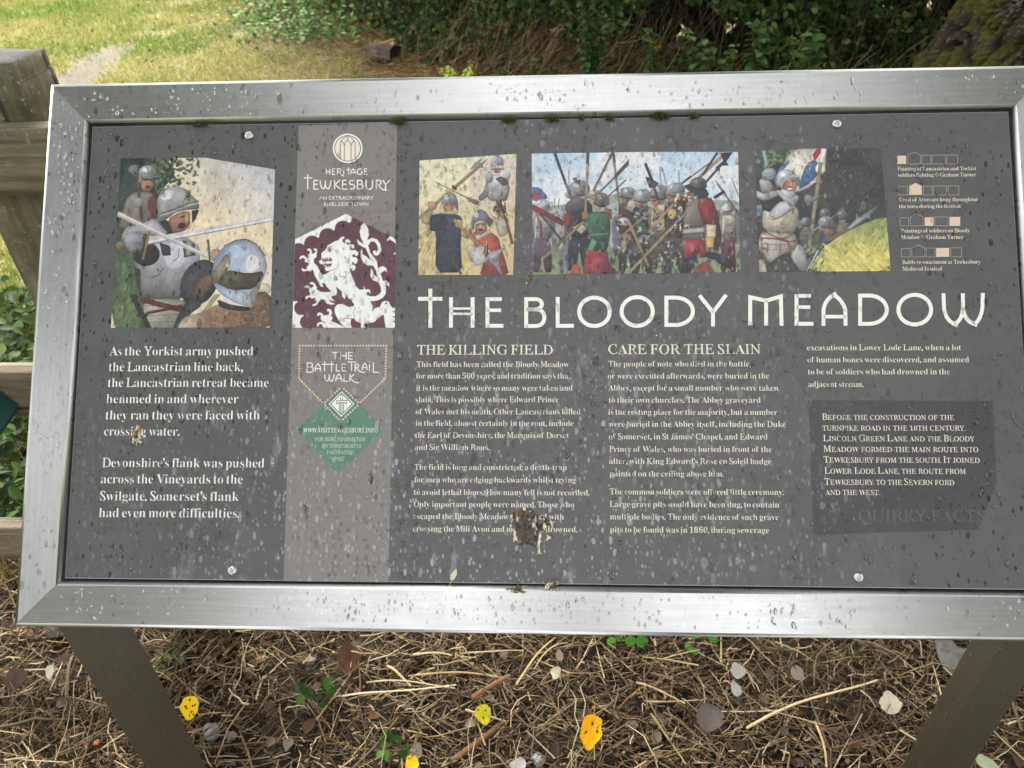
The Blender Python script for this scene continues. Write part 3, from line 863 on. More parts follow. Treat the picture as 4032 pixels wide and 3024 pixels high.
W([(480, 865), (430, 870), (390, 810), (360, 750), (310, 700), (310, 650), (350, 620), (350, 585), (320, 562), (290, 575), (260, 570), (228, 585), (230, 632), (190, 650), (178, 690), (230, 700), (240, 740), (208, 752), (215, 790), (250, 828), (295, 800), (320, 880), (380, 980), (400, 1030), (447, 1057), (425, 990), (462, 997), (470, 920)], False)
for a, w_ in (([(220, 520), (250, 515), (270, 540), (265, 575)], 30), ([(315, 508), (340, 520), (348, 545), (335, 580)], 32), ([(115, 645), (135, 618), (165, 615), (195, 642)], 30), ([(142, 785), (165, 812), (225, 802)], 28),
              ([(185, 1052), (212, 1035), (240, 1050), (265, 1085)], 28), ([(255, 1000), (285, 990), (310, 1005), (325, 1035)], 30), ([(202, 1215), (212, 1185), (265, 1180)], 28), ([(297, 1308), (345, 1290), (370, 1245)], 26),
              ([(365, 1450), (382, 1425), (415, 1432), (440, 1465)], 32), ([(500, 1375), (535, 1378), (550, 1410), (535, 1455)], 38), ([(365, 1602), (375, 1565), (430, 1555)], 30)):
    p.path(a, w_, WH)
    p.ell(a[0][0], a[0][1], 6, 6, WH)
W([(605, 1340), (640, 1295), (710, 1285), (760, 1310), (810, 1335), (870, 1310), (1000, 1300), (1112, 1250), (1152, 1330), (1128, 1397), (1180, 1345), (1250, 1330), (1270, 1270), (1320, 1240), (1370, 1250), (1400, 1310), (1430, 1350), (1475, 1330), (1475, 1640), (1330, 1640), (1310, 1500), (1300, 1435), (1250, 1470), (1180, 1540), (1080, 1565), (1030, 1565), (1030, 1600), (1060, 1640), (980, 1640), (980, 1565), (920, 1540), (880, 1490), (840, 1495), (830, 1580), (860, 1640), (760, 1640), (690, 1560), (650, 1500), (608, 1420)])
W([(470, 1640), (430, 1600), (430, 1560), (482, 1552), (430, 1530), (405, 1500), (410, 1460), (470, 1450), (490, 1440), (520, 1450), (577, 1470), (570, 1512), (555, 1535), (600, 1545), (750, 1622), (740, 1640)], False)
D = lambda a, w_=7: p.path(a, w_, (150, 92, 100))
p.poly([(420, 636), (540, 626), (576, 660), (560, 740), (528, 776), (472, 765), (480, 735), (415, 725), (395, 690), (440, 690)], MR)
p.path([(400, 668), (412, 700), (440, 705), (500, 700), (560, 695)], 40, WH)
for x in (455, 488, 520): p.poly([(x - 14, 634), (x + 12, 634), (x + 6, 668)], WH, curve=False)
for x in (490, 515, 540): p.poly([(x - 10, 772), (x + 10, 772), (x + 2, 735)], WH, curve=False)
p.ell(532, 520, 36, 25, (190, 130, 130)); p.ell(532, 520, 29, 18, WH); p.ell(532, 520, 14, 14, (140, 80, 88))
D([(500, 478), (530, 478), (570, 465)]); D([(660, 690), (662, 740), (630, 785), (570, 812), (500, 820)])
D([(600, 835), (600, 880), (630, 920), (650, 950), (610, 940)]); D([(668, 850), (680, 900), (720, 890), (750, 910), (725, 935)]); D([(750, 930), (780, 880), (760, 840), (800, 830), (810, 860)])
D([(905, 1330), (872, 1410), (890, 1490)]); D([(750, 1490), (880, 1498)]); D([(1310, 1300), (1330, 1270), (1360, 1290)])
for y in (1395, 1470, 1535): p.poly([(1420, y), (1475, y - 10), (1475, y + 22)], MR, curve=False)
p.build('printed_crest', brush=.3)

# ---- armoured men fighting, a painted scene of its own
p = Paint((80, 1575), (1428, 1572), [(165, 138), (875, 132), (1472, 232)], 330, 350, crop(400, 560, .4642))
p.all((196, 194, 198), (232, 212, 172), (1300, 250), (900, 700), n=.12, ns=.004)
p.fill(np.nonzero(p.Y > 700)[0], (232, 212, 172), (226, 208, 194), (0, 700), (0, 1300), n=.06, ns=.006)
p.poly([(100, 100), (520, 100), (640, 260), (500, 420), (470, 560), (330, 1000), (420, 1620), (60, 1620)], (44, 56, 54), (98, 118, 78), (200, 300), (200, 1450), n=.35, ns=.012, st=(2, .7))
p.dabs(430, (380, 120, 840, 430), ((62, 82, 62), (80, 98, 72), (46, 62, 50), (108, 122, 88)), (10, 26), 4, .55, mask=lambda x, y, g: g.random() > (x - 380) / 460 * .9 + max(0, y - 330) / 180)
p.dabs(90, (100, 1000, 330, 1570), ((90, 112, 70), (70, 92, 60), (112, 130, 84)), (14, 34), 7, .25, .7, 110)
# rear soldier
p.poly([(170, 640), (200, 500), (270, 420), (420, 420), (470, 480), (480, 660), (330, 720), (140, 730)], (158, 146, 136), (104, 94, 88), (250, 450), (400, 700), n=.25)
p.poly([(385, 520), (430, 440), (480, 500), (480, 640), (430, 660)], (112, 62, 60), n=.2)
p.ell(275, 235, 46, 42, (118, 126, 126), (80, 88, 90), (240, 200), (310, 280)); p.line((300, 270), (345, 660), 26, (96, 80, 64))
p.poly([(335, 300), (455, 305), (445, 380), (400, 425), (335, 405)], (178, 128, 106), (140, 96, 80), (340, 300), (440, 420), n=.2, ns=.04)
p.helmet(393, 262, 78, 66, 178); p.poly([(315, 250), (350, 290), (345, 345), (312, 345)], (140, 138, 138), curve=False)
p.ell(372, 322, 14, 6, (70, 46, 40)); p.ell(425, 325, 12, 6, (70, 46, 40)); p.ell(393, 382, 20, 15, (70, 34, 30))
p.ell(316, 512, 44, 42, (160, 150, 146), (118, 110, 108), (280, 480), (350, 560))
# main figure
p.poly([(280, 980), (480, 830), (600, 790), (720, 800), (840, 890), (830, 1040), (720, 1200), (700, 1340), (330, 1340), (290, 1150)], (190, 192, 204), (96, 94, 94), (500, 900), (420, 1330), n=.14, ns=.01)
p.ell(620, 960, 90, 110, (214, 214, 222), alpha=.5); p.path([(530, 1060), (480, 1130), (420, 1150)], 6, (70, 68, 72)); p.path([(660, 900), (650, 980), (610, 1010)], 6, (90, 88, 92))
p.poly([(280, 1060), (330, 1080), (330, 1280), (300, 1230)], (70, 64, 62), n=.3)
p.poly([(450, 690), (560, 650), (610, 770), (690, 800), (560, 830), (480, 780)], (54, 52, 54))
p.poly([(560, 650), (680, 585), (755, 585), (750, 690), (715, 750), (600, 780)], (184, 138, 112), (132, 92, 76), (740, 620), (590, 760), n=.2, ns=.03)
p.ell(690, 632, 26, 8, (66, 44, 38), rot=-12); p.ell(682, 708, 36, 27, (70, 34, 32), rot=-20); p.ell(720, 640, 12, 26, (196, 150, 122))
p.poly([(468, 500), (490, 440), (550, 392), (630, 372), (712, 392), (765, 450), (825, 505), (830, 570), (720, 575), (640, 590), (560, 650), (460, 690), (478, 600)], (196, 196, 200), (122, 120, 118), (540, 400), (640, 640), n=.16, ns=.012)
p.ell(560, 450, 60, 36, (232, 232, 234), rot=-25, alpha=.7); p.path([(490, 610), (620, 570), (740, 520), (825, 500)], 10, (110, 108, 104)); p.path([(495, 625), (620, 585), (740, 535), (825, 515)], 12, (206, 204, 196))
p.poly([(765, 580), (828, 572), (800, 650), (770, 690)], (50, 46, 46)); p.path([(700, 390), (722, 440), (690, 520)], 6, (120, 118, 118))
p.ell(380, 950, 115, 100, (42, 42, 48)); p.poly([(160, 800), (210, 715), (330, 695), (450, 640), (520, 720), (570, 775), (420, 800), (360, 770), (200, 880)], (186, 186, 198), (128, 126, 136), (300, 690), (260, 880), n=.12)
p.poly([(190, 800), (240, 760), (340, 755), (358, 880), (330, 930), (258, 945), (200, 890)], (178, 178, 192), (112, 108, 116), (230, 770), (300, 940), n=.12); p.path([(250, 765), (300, 800), (350, 790)], 5, (220, 220, 226))
p.poly([(490, 850), (580, 880), (590, 960), (520, 965)], (58, 58, 66)); p.poly([(690, 830), (790, 860), (800, 960), (700, 980)], (74, 70, 72)); p.poly([(720, 830), (770, 850), (760, 960), (716, 960)], (150, 144, 140), curve=False)
p.poly([(350, 1330), (720, 1330), (700, 1420), (650, 1600), (370, 1600)], (176, 170, 156), (140, 134, 122), (400, 1350), (520, 1590), n=.12)
for y in (1390, 1470, 1530): p.line((370, y), (680, y - 10), 5, (120, 114, 106))
p.line((330, 1335), (690, 1425), 44, (112, 50, 50), n=.2); p.line((380, 1452), (690, 1390), 24, (104, 44, 46))
p.line((262, 1300), (410, 1590), 44, (50, 48, 50)); p.ell(278, 1312, 34, 22, (44, 42, 44)); p.ell(345, 1470, 50, 20, (44, 42, 44))
p.line((390, 838), (1462, 646), 54, (198, 197, 202), w1=34, n=.08); p.line((390, 850), (1462, 652), 14, (232, 228, 220), w1=8); p.line((390, 866), (1462, 666), 10, (140, 134, 128), w1=6)
p.line((138, 606), (925, 985), 44, (178, 172, 166), w1=34, n=.08); p.line((138, 600), (925, 976), 12, (222, 216, 206))
p.line((408, 755), (350, 1000), 22, (160, 136, 78)); p.ell(162, 880, 38, 40, (150, 130, 84), (100, 86, 56), (140, 850), (180, 910)); p.line((905, 838), (920, 1005), 18, (98, 94, 94)); p.ell(903, 838, 13, 13, (90, 86, 88))
p.poly([(930, 910), (1000, 905), (1022, 950), (990, 1015), (930, 1010)], (196, 150, 124), (160, 118, 96), (930, 910), (1000, 1010))
# foreground soldier seen from behind
p.ell(830, 1190, 150, 205, (64, 64, 68), (44, 44, 48), (740, 1050), (900, 1350), rot=28, n=.2); p.ell(845, 1190, 120, 175, (74, 74, 78), (50, 50, 54), (740, 1050), (900, 1350), rot=28, n=.2)
p.poly([(960, 1290), (1010, 1290), (900, 1430), (850, 1440)], (176, 182, 116))
p.poly([(600, 1600), (640, 1480), (740, 1320), (830, 1340), (850, 1390), (760, 1450), (690, 1560)], (66, 66, 78), n=.25)
p.poly([(770, 1300), (790, 1200), (860, 1140), (930, 1120), (955, 1190), (900, 1260), (830, 1330)], (128, 98, 86), (92, 70, 64), (900, 1140), (800, 1310), n=.15)
p.poly([(640, 1600), (720, 1480), (860, 1440), (900, 1410), (1000, 1370), (1150, 1420), (1280, 1400), (1310, 1280), (1400, 1270), (1450, 1330), (1450, 1600)], (150, 114, 86), (112, 82, 62), (1000, 1380), (1200, 1580), n=.22, ns=.02)
p.dabs(120, (920, 1430, 1420, 1560), ((172, 140, 112), (100, 74, 58)), (5, 9), 9, 1, .6)
p.poly([(630, 1600), (690, 1490), (800, 1450), (885, 1490), (890, 1600)], (198, 178, 146), (160, 140, 114), (700, 1470), (860, 1590), n=.12)
p.ell(1370, 1245, 70, 50, (196, 180, 160)); p.path([(1310, 1280), (1390, 1280), (1430, 1340)], 22, (104, 76, 56))
p.poly([(980, 1330), (1100, 1380), (1275, 1400), (1260, 1430), (1130, 1430), (1000, 1400)], (46, 46, 50))
p.poly([(935, 1110), (960, 980), (1040, 880), (1140, 832), (1225, 822), (1310, 862), (1385, 960), (1410, 1060), (1370, 1165), (1300, 1250), (1280, 1402), (1150, 1372), (1010, 1290), (950, 1210)], (150, 164, 200), (196, 200, 214), (1050, 900), (1330, 1060), n=.10, ns=.008)
p.ell(1278, 1035, 58, 78, (232, 226, 214), alpha=.75); p.ell(1130, 930, 50, 60, (188, 200, 228), alpha=.6)
p.poly([(955, 1190), (1060, 1080), (1240, 1115), (1388, 1090), (1300, 1245), (1110, 1260)], (98, 94, 74), (70, 66, 54), (1100, 1100), (1200, 1240), n=.3, ns=.02)
p.poly([(955, 1205), (1080, 1245), (1250, 1275), (1282, 1402), (1150, 1372), (1010, 1290)], (170, 182, 212), (206, 210, 222), (1000, 1230), (1270, 1390), n=.06)
p.poly([(1310, 1225), (1390, 1090), (1340, 1230), (1290, 1400), (1255, 1280)], (150, 146, 132)); p.poly([(938, 1110), (1060, 935), (1100, 1010), (1062, 1100), (1000, 1190), (950, 1200)], (158, 148, 116), (112, 104, 82), (1000, 1000), (1040, 1180), n=.2)
p.ell(1068, 1045, 14, 20, (180, 176, 160)); p.path([(1040, 880), (1140, 832), (1225, 822), (1310, 862), (1385, 960)], 9, (96, 98, 110))
p.all((128, 122, 112), alpha=.04, n=1.0, ns=.05)
p.build('printed_picture')

# ---- three men with pole weapons on straw coloured ground
p = Paint((140, 1550), (1245, 1548), [(155, 215), (1285, 137)], 215, 265, crop(1600, 560, .33755))
p.all((222, 214, 178), (206, 184, 128), (500, 300), (600, 1300), n=.10, ns=.006)
p.ell(1150, 500, 420, 330, (204, 184, 178), alpha=.55, n=.15, ns=.01); p.ell(450, 350, 330, 220, (228, 222, 186), alpha=.6)
p.dabs(230, (140, 950, 420, 1560), ((178, 152, 100), (156, 136, 94), (206, 184, 130), (130, 118, 84)), (22, 50), 5, .14, .5, 115)
p.dabs(130, (600, 900, 1250, 1560), ((190, 168, 118), (212, 194, 146)), (20, 46), 6, .15, .4, 100)
p.poly([(1005, 870), (1190, 860), (1185, 1080), (1080, 1110), (1040, 960)], (190, 184, 170), (166, 154, 134), (1080, 880), (1120, 1090), n=.15)
p.line((1150, 860), (1240, 1190), 32, (136, 78, 76), n=.2)
p.poly([(935, 560), (950, 440), (1010, 380), (1110, 372), (1190, 420), (1205, 560), (1170, 700), (950, 680)], (196, 198, 202), (126, 122, 114), (1010, 420), (1080, 680), n=.2)
p.ell(1150, 390, 66, 55, (198, 200, 210), (150, 150, 158), (1120, 350), (1180, 440)); p.ell(968, 412, 46, 62, (166, 166, 170), (110, 108, 108), (950, 370), (990, 470))
p.poly([(935, 430), (965, 560), (945, 640), (860, 695), (836, 640), (905, 570)], (150, 150, 156), (98, 96, 94), (900, 480), (900, 690), n=.2)
p.poly([(1030, 425), (1110, 398), (1165, 430), (1195, 490), (1130, 515), (1080, 465)], (98, 82, 74), n=.3)
p.ell(1062, 245, 74, 92, (180, 180, 184), (112, 110, 112), (1010, 180), (1120, 300), n=.1); p.line((1060, 155), (1062, 270), 6, (110, 108, 108)); p.poly([(985, 320), (995, 270), (1130, 268), (1140, 318), (1062, 300)], (190, 188, 184))
p.poly([(1015, 312), (1110, 312), (1092, 362), (1030, 362)], (178, 130, 108)); p.ell(1055, 345, 18, 9, (92, 50, 44)); p.line((985, 318), (1140, 318), 10, (84, 80, 78))
p.line((335, 462), (850, 720), 12, (160, 160, 162), w1=20); p.ell(798, 697, 58, 28, (96, 90, 86), rot=25); p.line((760, 640), (735, 705), 14, (150, 130, 90)); p.ell(848, 728, 16, 14, (168, 142, 84))
p.line((140, 895), (865, 270), 42, (142, 116, 92), n=.25, ns=.03); p.line((130, 880), (855, 256), 10, (184, 160, 130))
p.poly([(735, 322), (800, 240), (885, 185), (860, 252), (968, 178), (882, 272), (908, 306), (850, 292)], (168, 168, 172), (126, 124, 126), (800, 220), (880, 300), curve=False); p.line((535, 505), (585, 556), 24, (62, 54, 50))
p.poly([(170, 900), (250, 800), (312, 788), (305, 850), (276, 972), (195, 950)], (176, 166, 130), (142, 130, 98), (200, 840), (260, 960), n=.15)
p.poly([(270, 860), (380, 830), (500, 822), (640, 860), (662, 960), (632, 1200), (655, 1520), (338, 1525), (350, 1042), (275, 1035)], (68, 72, 94), (56, 58, 70), (450, 850), (500, 1450), n=.2, ns=.02)
p.poly([(275, 870), (420, 850), (480, 900), (470, 1020), (275, 1035)], (60, 62, 72), n=.2); p.line((350, 1265), (640, 1240), 14, (92, 84, 72)); p.line((540, 1380), (640, 1540), 26, (96, 80, 62))
p.ell(302, 742, 56, 54, (198, 154, 128), (160, 116, 92), (270, 700), (330, 790), n=.15); p.ell(497, 562, 48, 24, (192, 148, 122))
p.poly([(415, 705), (568, 712), (548, 800), (500, 834), (440, 800)], (190, 142, 116), (150, 104, 84), (440, 720), (540, 820), n=.15); p.ell(462, 734, 20, 7, (72, 50, 44)); p.ell(522, 736, 20, 7, (72, 50, 44)); p.ell(490, 770, 9, 16, (206, 160, 134)); p.ell(482, 802, 26, 6, (110, 62, 56)); p.poly([(390, 830), (440, 805), (560, 790), (620, 830), (520, 845)], (186, 174, 138))
p.poly([(400, 805), (412, 650), (460, 595), (520, 582), (575, 610), (602, 690), (608, 812), (572, 775), (562, 716), (418, 710)], (170, 170, 174), (112, 110, 112), (450, 610), (580, 760), n=.12); p.ell(465, 640, 28, 30, (222, 222, 224), alpha=.7)
p.poly([(745, 1100), (800, 1040), (985, 1050), (1075, 1110), (1112, 1250), (1145, 1340), (1205, 1560), (850, 1560), (900, 1420), (800, 1200)], (198, 84, 68), (150, 66, 56), (850, 1080), (1080, 1500), n=.18, ns=.015)
p.poly([(795, 1095), (970, 1010), (985, 1060), (830, 1145)], (200, 186, 152)); p.poly([(800, 950), (935, 925), (945, 1030), (870, 1088), (805, 1050)], (182, 132, 112), (138, 98, 84), (820, 940), (900, 1080), n=.15); p.ell(865, 1022, 30, 15, (84, 42, 38)); p.ell(836, 965, 18, 7, (72, 50, 46)); p.ell(900, 958, 18, 7, (72, 50, 46)); p.ell(868, 985, 10, 18, (200, 152, 130))
p.poly([(755, 1000), (760, 890), (800, 812), (858, 778), (930, 810), (972, 880), (1022, 912), (970, 1005), (932, 930), (850, 912), (790, 955), (788, 1030)], (150, 148, 160), (92, 90, 100), (800, 820), (940, 960), n=.15); p.ell(815, 850, 30, 34, (204, 204, 212), alpha=.65); p.line((858, 780), (856, 912), 7, (100, 98, 106))
p.poly([(688, 1215), (780, 1180), (842, 1250), (800, 1410), (745, 1390)], (196, 182, 144), (160, 146, 112), (720, 1200), (790, 1390), n=.1); p.ell(615, 952, 46, 48, (202, 158, 132), (166, 120, 98), (590, 920), (640, 990)); p.ell(700, 1055, 64, 66, (200, 156, 130), (156, 112, 92), (660, 1010), (740, 1110), n=.2)
p.line((552, 900), (905, 1265), 42, (184, 158, 102), n=.12); p.line((566, 895), (918, 1258), 8, (214, 194, 142))
p.poly([(728, 1270), (880, 1200), (920, 1290), (1158, 1228), (1070, 1330), (1115, 1548), (975, 1385), (805, 1450)], (206, 202, 202), (172, 166, 166), (800, 1230), (1050, 1450), curve=False, n=.06); p.path([(1115, 1548), (1040, 1430), (975, 1385)], 6, (232, 232, 232))
p.build('printed_picture')

# ---- photograph of the re-enactment crowd
p = Paint((120, 1282), (2127, 1258), [(107, 112), (1200, 95), (2103, 95)], 400, 245, crop(2050, 560, .40690))
p.all((172, 200, 222), (206, 216, 224), (1000, 100), (1000, 560), n=0)
m = np.nonzero(p.Y < 640)[0]
t = np.clip((fbm(p.X[m] * .0035, p.Y[m] * .006, 21) - .40) * 5, 0, 1)[:, None]
p.C[m] = p.C[m] * (1 - t) + np.array((218, 220, 224)) * t
p.poly([(107, 620), (400, 610), (850, 520), (1000, 470), (1080, 520), (1500, 560), (1800, 560), (2130, 560), (2130, 760), (107, 760)], (150, 162, 152), (132, 146, 132), (0, 500), (0, 700), n=.15)
p.fill(np.nonzero(p.Y > 730)[0], (112, 114, 122), (128, 144, 98), (0, 820), (0, 1200), n=.2, ns=.012)
g = np.random.default_rng(3)
for i in range(110):
    x = g.uniform(110, 2120); y = g.uniform(640, 760); c = np.array([(96, 98, 112), (140, 138, 142), (150, 86, 84), (92, 96, 88), (168, 164, 158)][g.integers(5)])
    p.ell(x, y + 150, 42, 170, c, n=.2, alpha=.8); p.ell(x, y - 30, 22, 26, (170, 170, 176), alpha=.85)
p.poly([(107, 430), (180, 440), (270, 530), (200, 590), (107, 560)], (92, 108, 170), n=.25); p.poly([(130, 470), (200, 500), (190, 560), (120, 540)], (186, 84, 92), n=.2)
def sp(a, b, w_, c): p.line(a, b, w_, c)
for a, b in (((1345, 230), (1360, 420)), ((1365, 240), (1420, 440)), ((1530, 270), (1532, 400)), ((1885, 370), (1960, 470)), ((2040, 340), (2115, 540)), ((330, 540), (330, 640)), ((375, 545), (360, 640)), ((465, 270), (470, 480))): sp(a, b, 9, (140, 138, 146))
def man(x, top, wid, bot, coat, leg, hel=150, skin=True, face=-1, legtop=None):
    lt = legtop or (top + (bot - top) * .62)
    h = wid * .38
    p.poly([(x - wid * .40, lt), (x + wid * .40, lt), (x + wid * .52, bot), (x + wid * .12, bot), (x, lt + (bot - lt) * .4), (x - wid * .15, bot), (x - wid * .5, bot)], leg, np.array(leg) * .6, (x - wid * .3, lt), (x + wid * .2, bot), n=.3)
    p.poly([(x - wid * .5, top + h * 2.6), (x - wid * .3, top + h * 1.9), (x + wid * .3, top + h * 1.9), (x + wid * .52, top + h * 2.6), (x + wid * .46, lt + 20), (x - wid * .46, lt + 20)], coat, np.array(coat) * .55, (x - wid * .4, top + h * 2), (x + wid * .4, lt), n=.3, ns=.025)
    if skin: p.ell(x + face * h * .45, top + h * 1.25, h * .62, h * .85, (186, 136, 116), (140, 98, 84), (x - h, top + h), (x + h, top + 2 * h))
    if skin:
        p.ell(x + face * h * .60, top + h * 1.12, h * .16, h * .07, (64, 44, 40)); p.ell(x + face * h * .95, top + h * 1.32, h * .14, h * .14, (190, 138, 118)); p.ell(x + face * h * .68, top + h * 1.62, h * .20, h * .06, (110, 62, 58)); p.ell(x - face * h * .15, top + h * 1.75, h * .5, h * .3, (92, 70, 62), alpha=.5)
    for q in (.62, .72, .82): p.line((x - wid * .42, top + (lt - top) * q), (x + wid * .42, top + (lt - top) * (q + .02)), 5, np.array(coat) * .5, alpha=.6)
    p.line((x - wid * .30, top + h * 2.1), (x - wid * .36, lt), 9, np.minimum(255, np.array(coat) * 1.35), alpha=.7)
    p.helmet(x, top + h * .75, h * 1.05, h * .85, hel)
man(2010, 590, 150, 1260, (186, 176, 160), (120, 60, 66), 170, True, -1, 930); p.ell(1985, 640, 48, 28, (196, 198, 204))
p.line((1900, 400), (2115, 700), 16, (150, 116, 80)); p.line((1870, 540), (1975, 475), 30, (52, 48, 52))
man(210, 560, 190, 1260, (176, 172, 172), (112, 84, 104), 200, True, -1, 930); p.poly([(140, 620), (200, 560), (285, 575), (290, 600), (180, 660)], (206, 206, 206), (150, 150, 152), (200, 560), (250, 660))
p.line((107, 620), (420, 790), 52, (140, 56, 70), n=.2); p.poly([(140, 680), (215, 800), (210, 940), (185, 930), (190, 820)], (140, 56, 66)); p.line((190, 690), (420, 980), 18, (70, 62, 66))
man(570, 375, 250, 1240, (58, 60, 74), (54, 58, 66), 150, True, -1, 900)
p.poly([(430, 680), (480, 690), (470, 800), (430, 830)], (160, 52, 56)); p.poly([(425, 620), (470, 560), (620, 540), (640, 640), (500, 690), (430, 670)], (120, 118, 128), (66, 66, 76), (480, 560), (560, 680), n=.3); p.ell(490, 510, 62, 40, (150, 150, 156), (100, 98, 104), (460, 480), (520, 550))
p.poly([(500, 350), (530, 340), (560, 380), (580, 345), (570, 400), (530, 400)], (110, 106, 110), curve=False); p.poly([(372, 1060), (460, 1010), (460, 1280), (395, 1280)], (130, 130, 138), n=.3)
p.line((330, 108), (480, 520), 30, (66, 66, 86), w1=22); p.line((440, 410), (490, 560), 16, (150, 120, 90))
p.line((655, 100), (625, 690), 26, (176, 146, 116), n=.15); p.line((650, 100), (646, 210), 26, (80, 66, 60)); p.line((890, 98), (690, 500), 24, (150, 110, 80), n=.15)
p.line((895, 100), (960, 640), 22, (160, 132, 104)); p.line((895, 98), (910, 200), 24, (80, 76, 84)); p.line((770, 480), (920, 330), 18, (120, 92, 70)); p.poly([(905, 320), (1048, 165), (1045, 220), (930, 345)], (86, 76, 82), curve=False); p.line((840, 530), (1020, 365), 12, (84, 74, 66))
# centre group
man(1040, 440, 190, 1270, (96, 62, 66), (70, 66, 66), 150, True, -1, 900); p.ell(1080, 620, 50, 60, (184, 180, 182), (120, 116, 120), (1050, 570), (1110, 680)); p.ell(1000, 770, 60, 42, (196, 194, 192), (130, 128, 130), (960, 740), (1040, 800))
man(1180, 460, 220, 1270, (50, 56, 62), (46, 50, 58), 170, True, -1, 940); p.poly([(1165, 470), (1230, 445), (1200, 480)], (70, 150, 130)); p.ell(1205, 690, 70, 66, (84, 88, 96)); p.ell(1205, 690, 46, 44, (46, 48, 54)); p.ell(1205, 690, 22, 20, (150, 152, 156)); p.poly([(1110, 750), (1140, 720), (1260, 860), (1130, 900)], (62, 92, 76))
p.poly([(930, 1060), (1000, 900), (1070, 880), (1010, 1080)], (150, 132, 112), n=.3)
man(1350, 420, 240, 1270, (168, 152, 120), (96, 90, 76), 150, True, -1, 900); p.poly([(1310, 610), (1420, 590), (1440, 680), (1340, 660)], (206, 190, 152)); p.poly([(1270, 790), (1330, 730), (1500, 730), (1480, 830), (1330, 860)], (176, 160, 124), n=.2)
man(1500, 400, 230, 1270, (70, 72, 68), (86, 78, 72), 160, True, -1, 900); p.poly([(1440, 480), (1490, 400), (1560, 385), (1590, 470), (1500, 500)], (170, 170, 176), (100, 100, 106), (1480, 400), (1560, 490)); p.ell(1465, 690, 45, 45, (190, 150, 90))
p.line((1205, 205), (1300, 440), 28, (50, 46, 54)); p.poly([(1205, 335), (1260, 345), (1340, 400), (1290, 445), (1245, 440)], (48, 46, 56), curve=False); p.line((1290, 430), (1330, 560), 22, (78, 66, 62))
p.poly([(1090, 970), (1180, 890), (1270, 900), (1240, 960), (1110, 1005)], (172, 172, 178), (96, 96, 102), (1140, 900), (1180, 1000)); p.ell(1355, 1135, 26, 26, (190, 190, 194)); p.poly([(1400, 960), (1470, 950), (1480, 1010), (1420, 1020)], (186, 182, 178))
p.dabs(130, (930, 620, 1560, 1240), ((150, 116, 76), (62, 60, 66), (190, 180, 160), (120, 62, 62), (46, 48, 54), (168, 168, 174)), (10, 24), 14, .55, .75)
p.dabs(260, (380, 900, 2120, 1270), ((44, 44, 54), (60, 58, 66), (80, 70, 68), (36, 38, 46), (96, 84, 74)), (12, 34), 15, .45, .7, 100)
# green coat in front
p.poly([(610, 1290), (600, 1200), (640, 1040), (830, 1000), (860, 1180), (960, 1270), (960, 1290)], (170, 62, 72), (104, 46, 56), (640, 1100), (860, 1260), n=.3); p.poly([(480, 1280), (500, 1180), (560, 1180), (580, 1280)], (186, 80, 76), n=.2)
p.poly([(605, 790), (640, 700), (720, 670), (860, 670), (870, 860), (840, 1060), (640, 1050), (680, 900), (620, 860)], (62, 112, 84), (40, 66, 54), (660, 720), (840, 1020), n=.25, ns=.02); p.poly([(640, 1050), (690, 930), (740, 960), (700, 1050)], (116, 150, 116)); p.line((660, 900), (850, 885), 16, (120, 136, 112))
p.poly([(820, 640), (880, 650), (885, 740), (840, 760)], (128, 86, 60)); p.poly([(690, 580), (760, 560), (780, 650), (720, 670)], (196, 140, 120)); p.helmet(720, 510, 74, 48, 158, tint=(1.0, .94, .9)); p.helmet(785, 560, 74, 72, 128, tint=(1.0, .9, .84)); p.poly([(650, 525), (720, 515), (740, 550), (680, 552)], (150, 134, 124))
p.poly([(590, 680), (640, 660), (660, 730), (600, 750)], (180, 130, 80)); p.poly([(500, 830), (580, 780), (640, 830), (590, 890)], (206, 180, 132), n=.15)
p.line((190, 1150), (610, 770), 26, (186, 160, 124), n=.12); p.line((350, 1010), (550, 750), 18, (140, 110, 84)); p.line((970, 915), (1320, 610), 18, (192, 164, 124)); p.line((1050, 780), (1240, 1210), 30, (176, 140, 104)); p.line((1260, 830), (1480, 600), 26, (206, 182, 140)); p.line((1060, 1250), (1640, 640), 26, (206, 180, 140), n=.1)
# big man right
p.poly([(1660, 1280), (1720, 1190), (1800, 1150), (1880, 1260)], (150, 60, 66)); p.poly([(1580, 1120), (1560, 1270), (1640, 1280), (1700, 1130), (1810, 1110), (1930, 1180), (2040, 1240), (2060, 1150), (1850, 1050)], (44, 44, 54), n=.3)
p.poly([(1575, 1130), (1570, 940), (1780, 930), (1800, 1110), (1640, 1105)], (180, 60, 76), (130, 44, 58), (1600, 950), (1760, 1100), n=.2, ns=.03, st=(2.5, .4))
p.poly([(1560, 830), (1590, 640), (1680, 540), (1760, 560), (1790, 700), (1770, 840)], (150, 136, 124), (92, 82, 76), (1620, 600), (1750, 820), n=.2); p.poly([(1565, 840), (1770, 825), (1775, 870), (1570, 885)], (178, 172, 168)); p.poly([(1560, 890), (1780, 870), (1790, 930), (1570, 945)], (104, 92, 86), n=.3)
p.poly([(1700, 590), (1780, 520), (1860, 550), (1910, 700), (1940, 900), (1880, 1000), (1870, 800), (1770, 800)], (150, 48, 56), (92, 36, 44), (1760, 560), (1900, 860), n=.25, ns=.015, st=(2, .6)); p.poly([(1850, 830), (1930, 780), (1945, 960), (1900, 1060), (1850, 1020)], (70, 40, 46))
p.poly([(1795, 795), (1890, 800), (1885, 920), (1800, 930)], (206, 194, 164), n=.12); p.poly([(1790, 920), (1870, 910), (1870, 1020), (1800, 1020)], (206, 176, 96), n=.15)
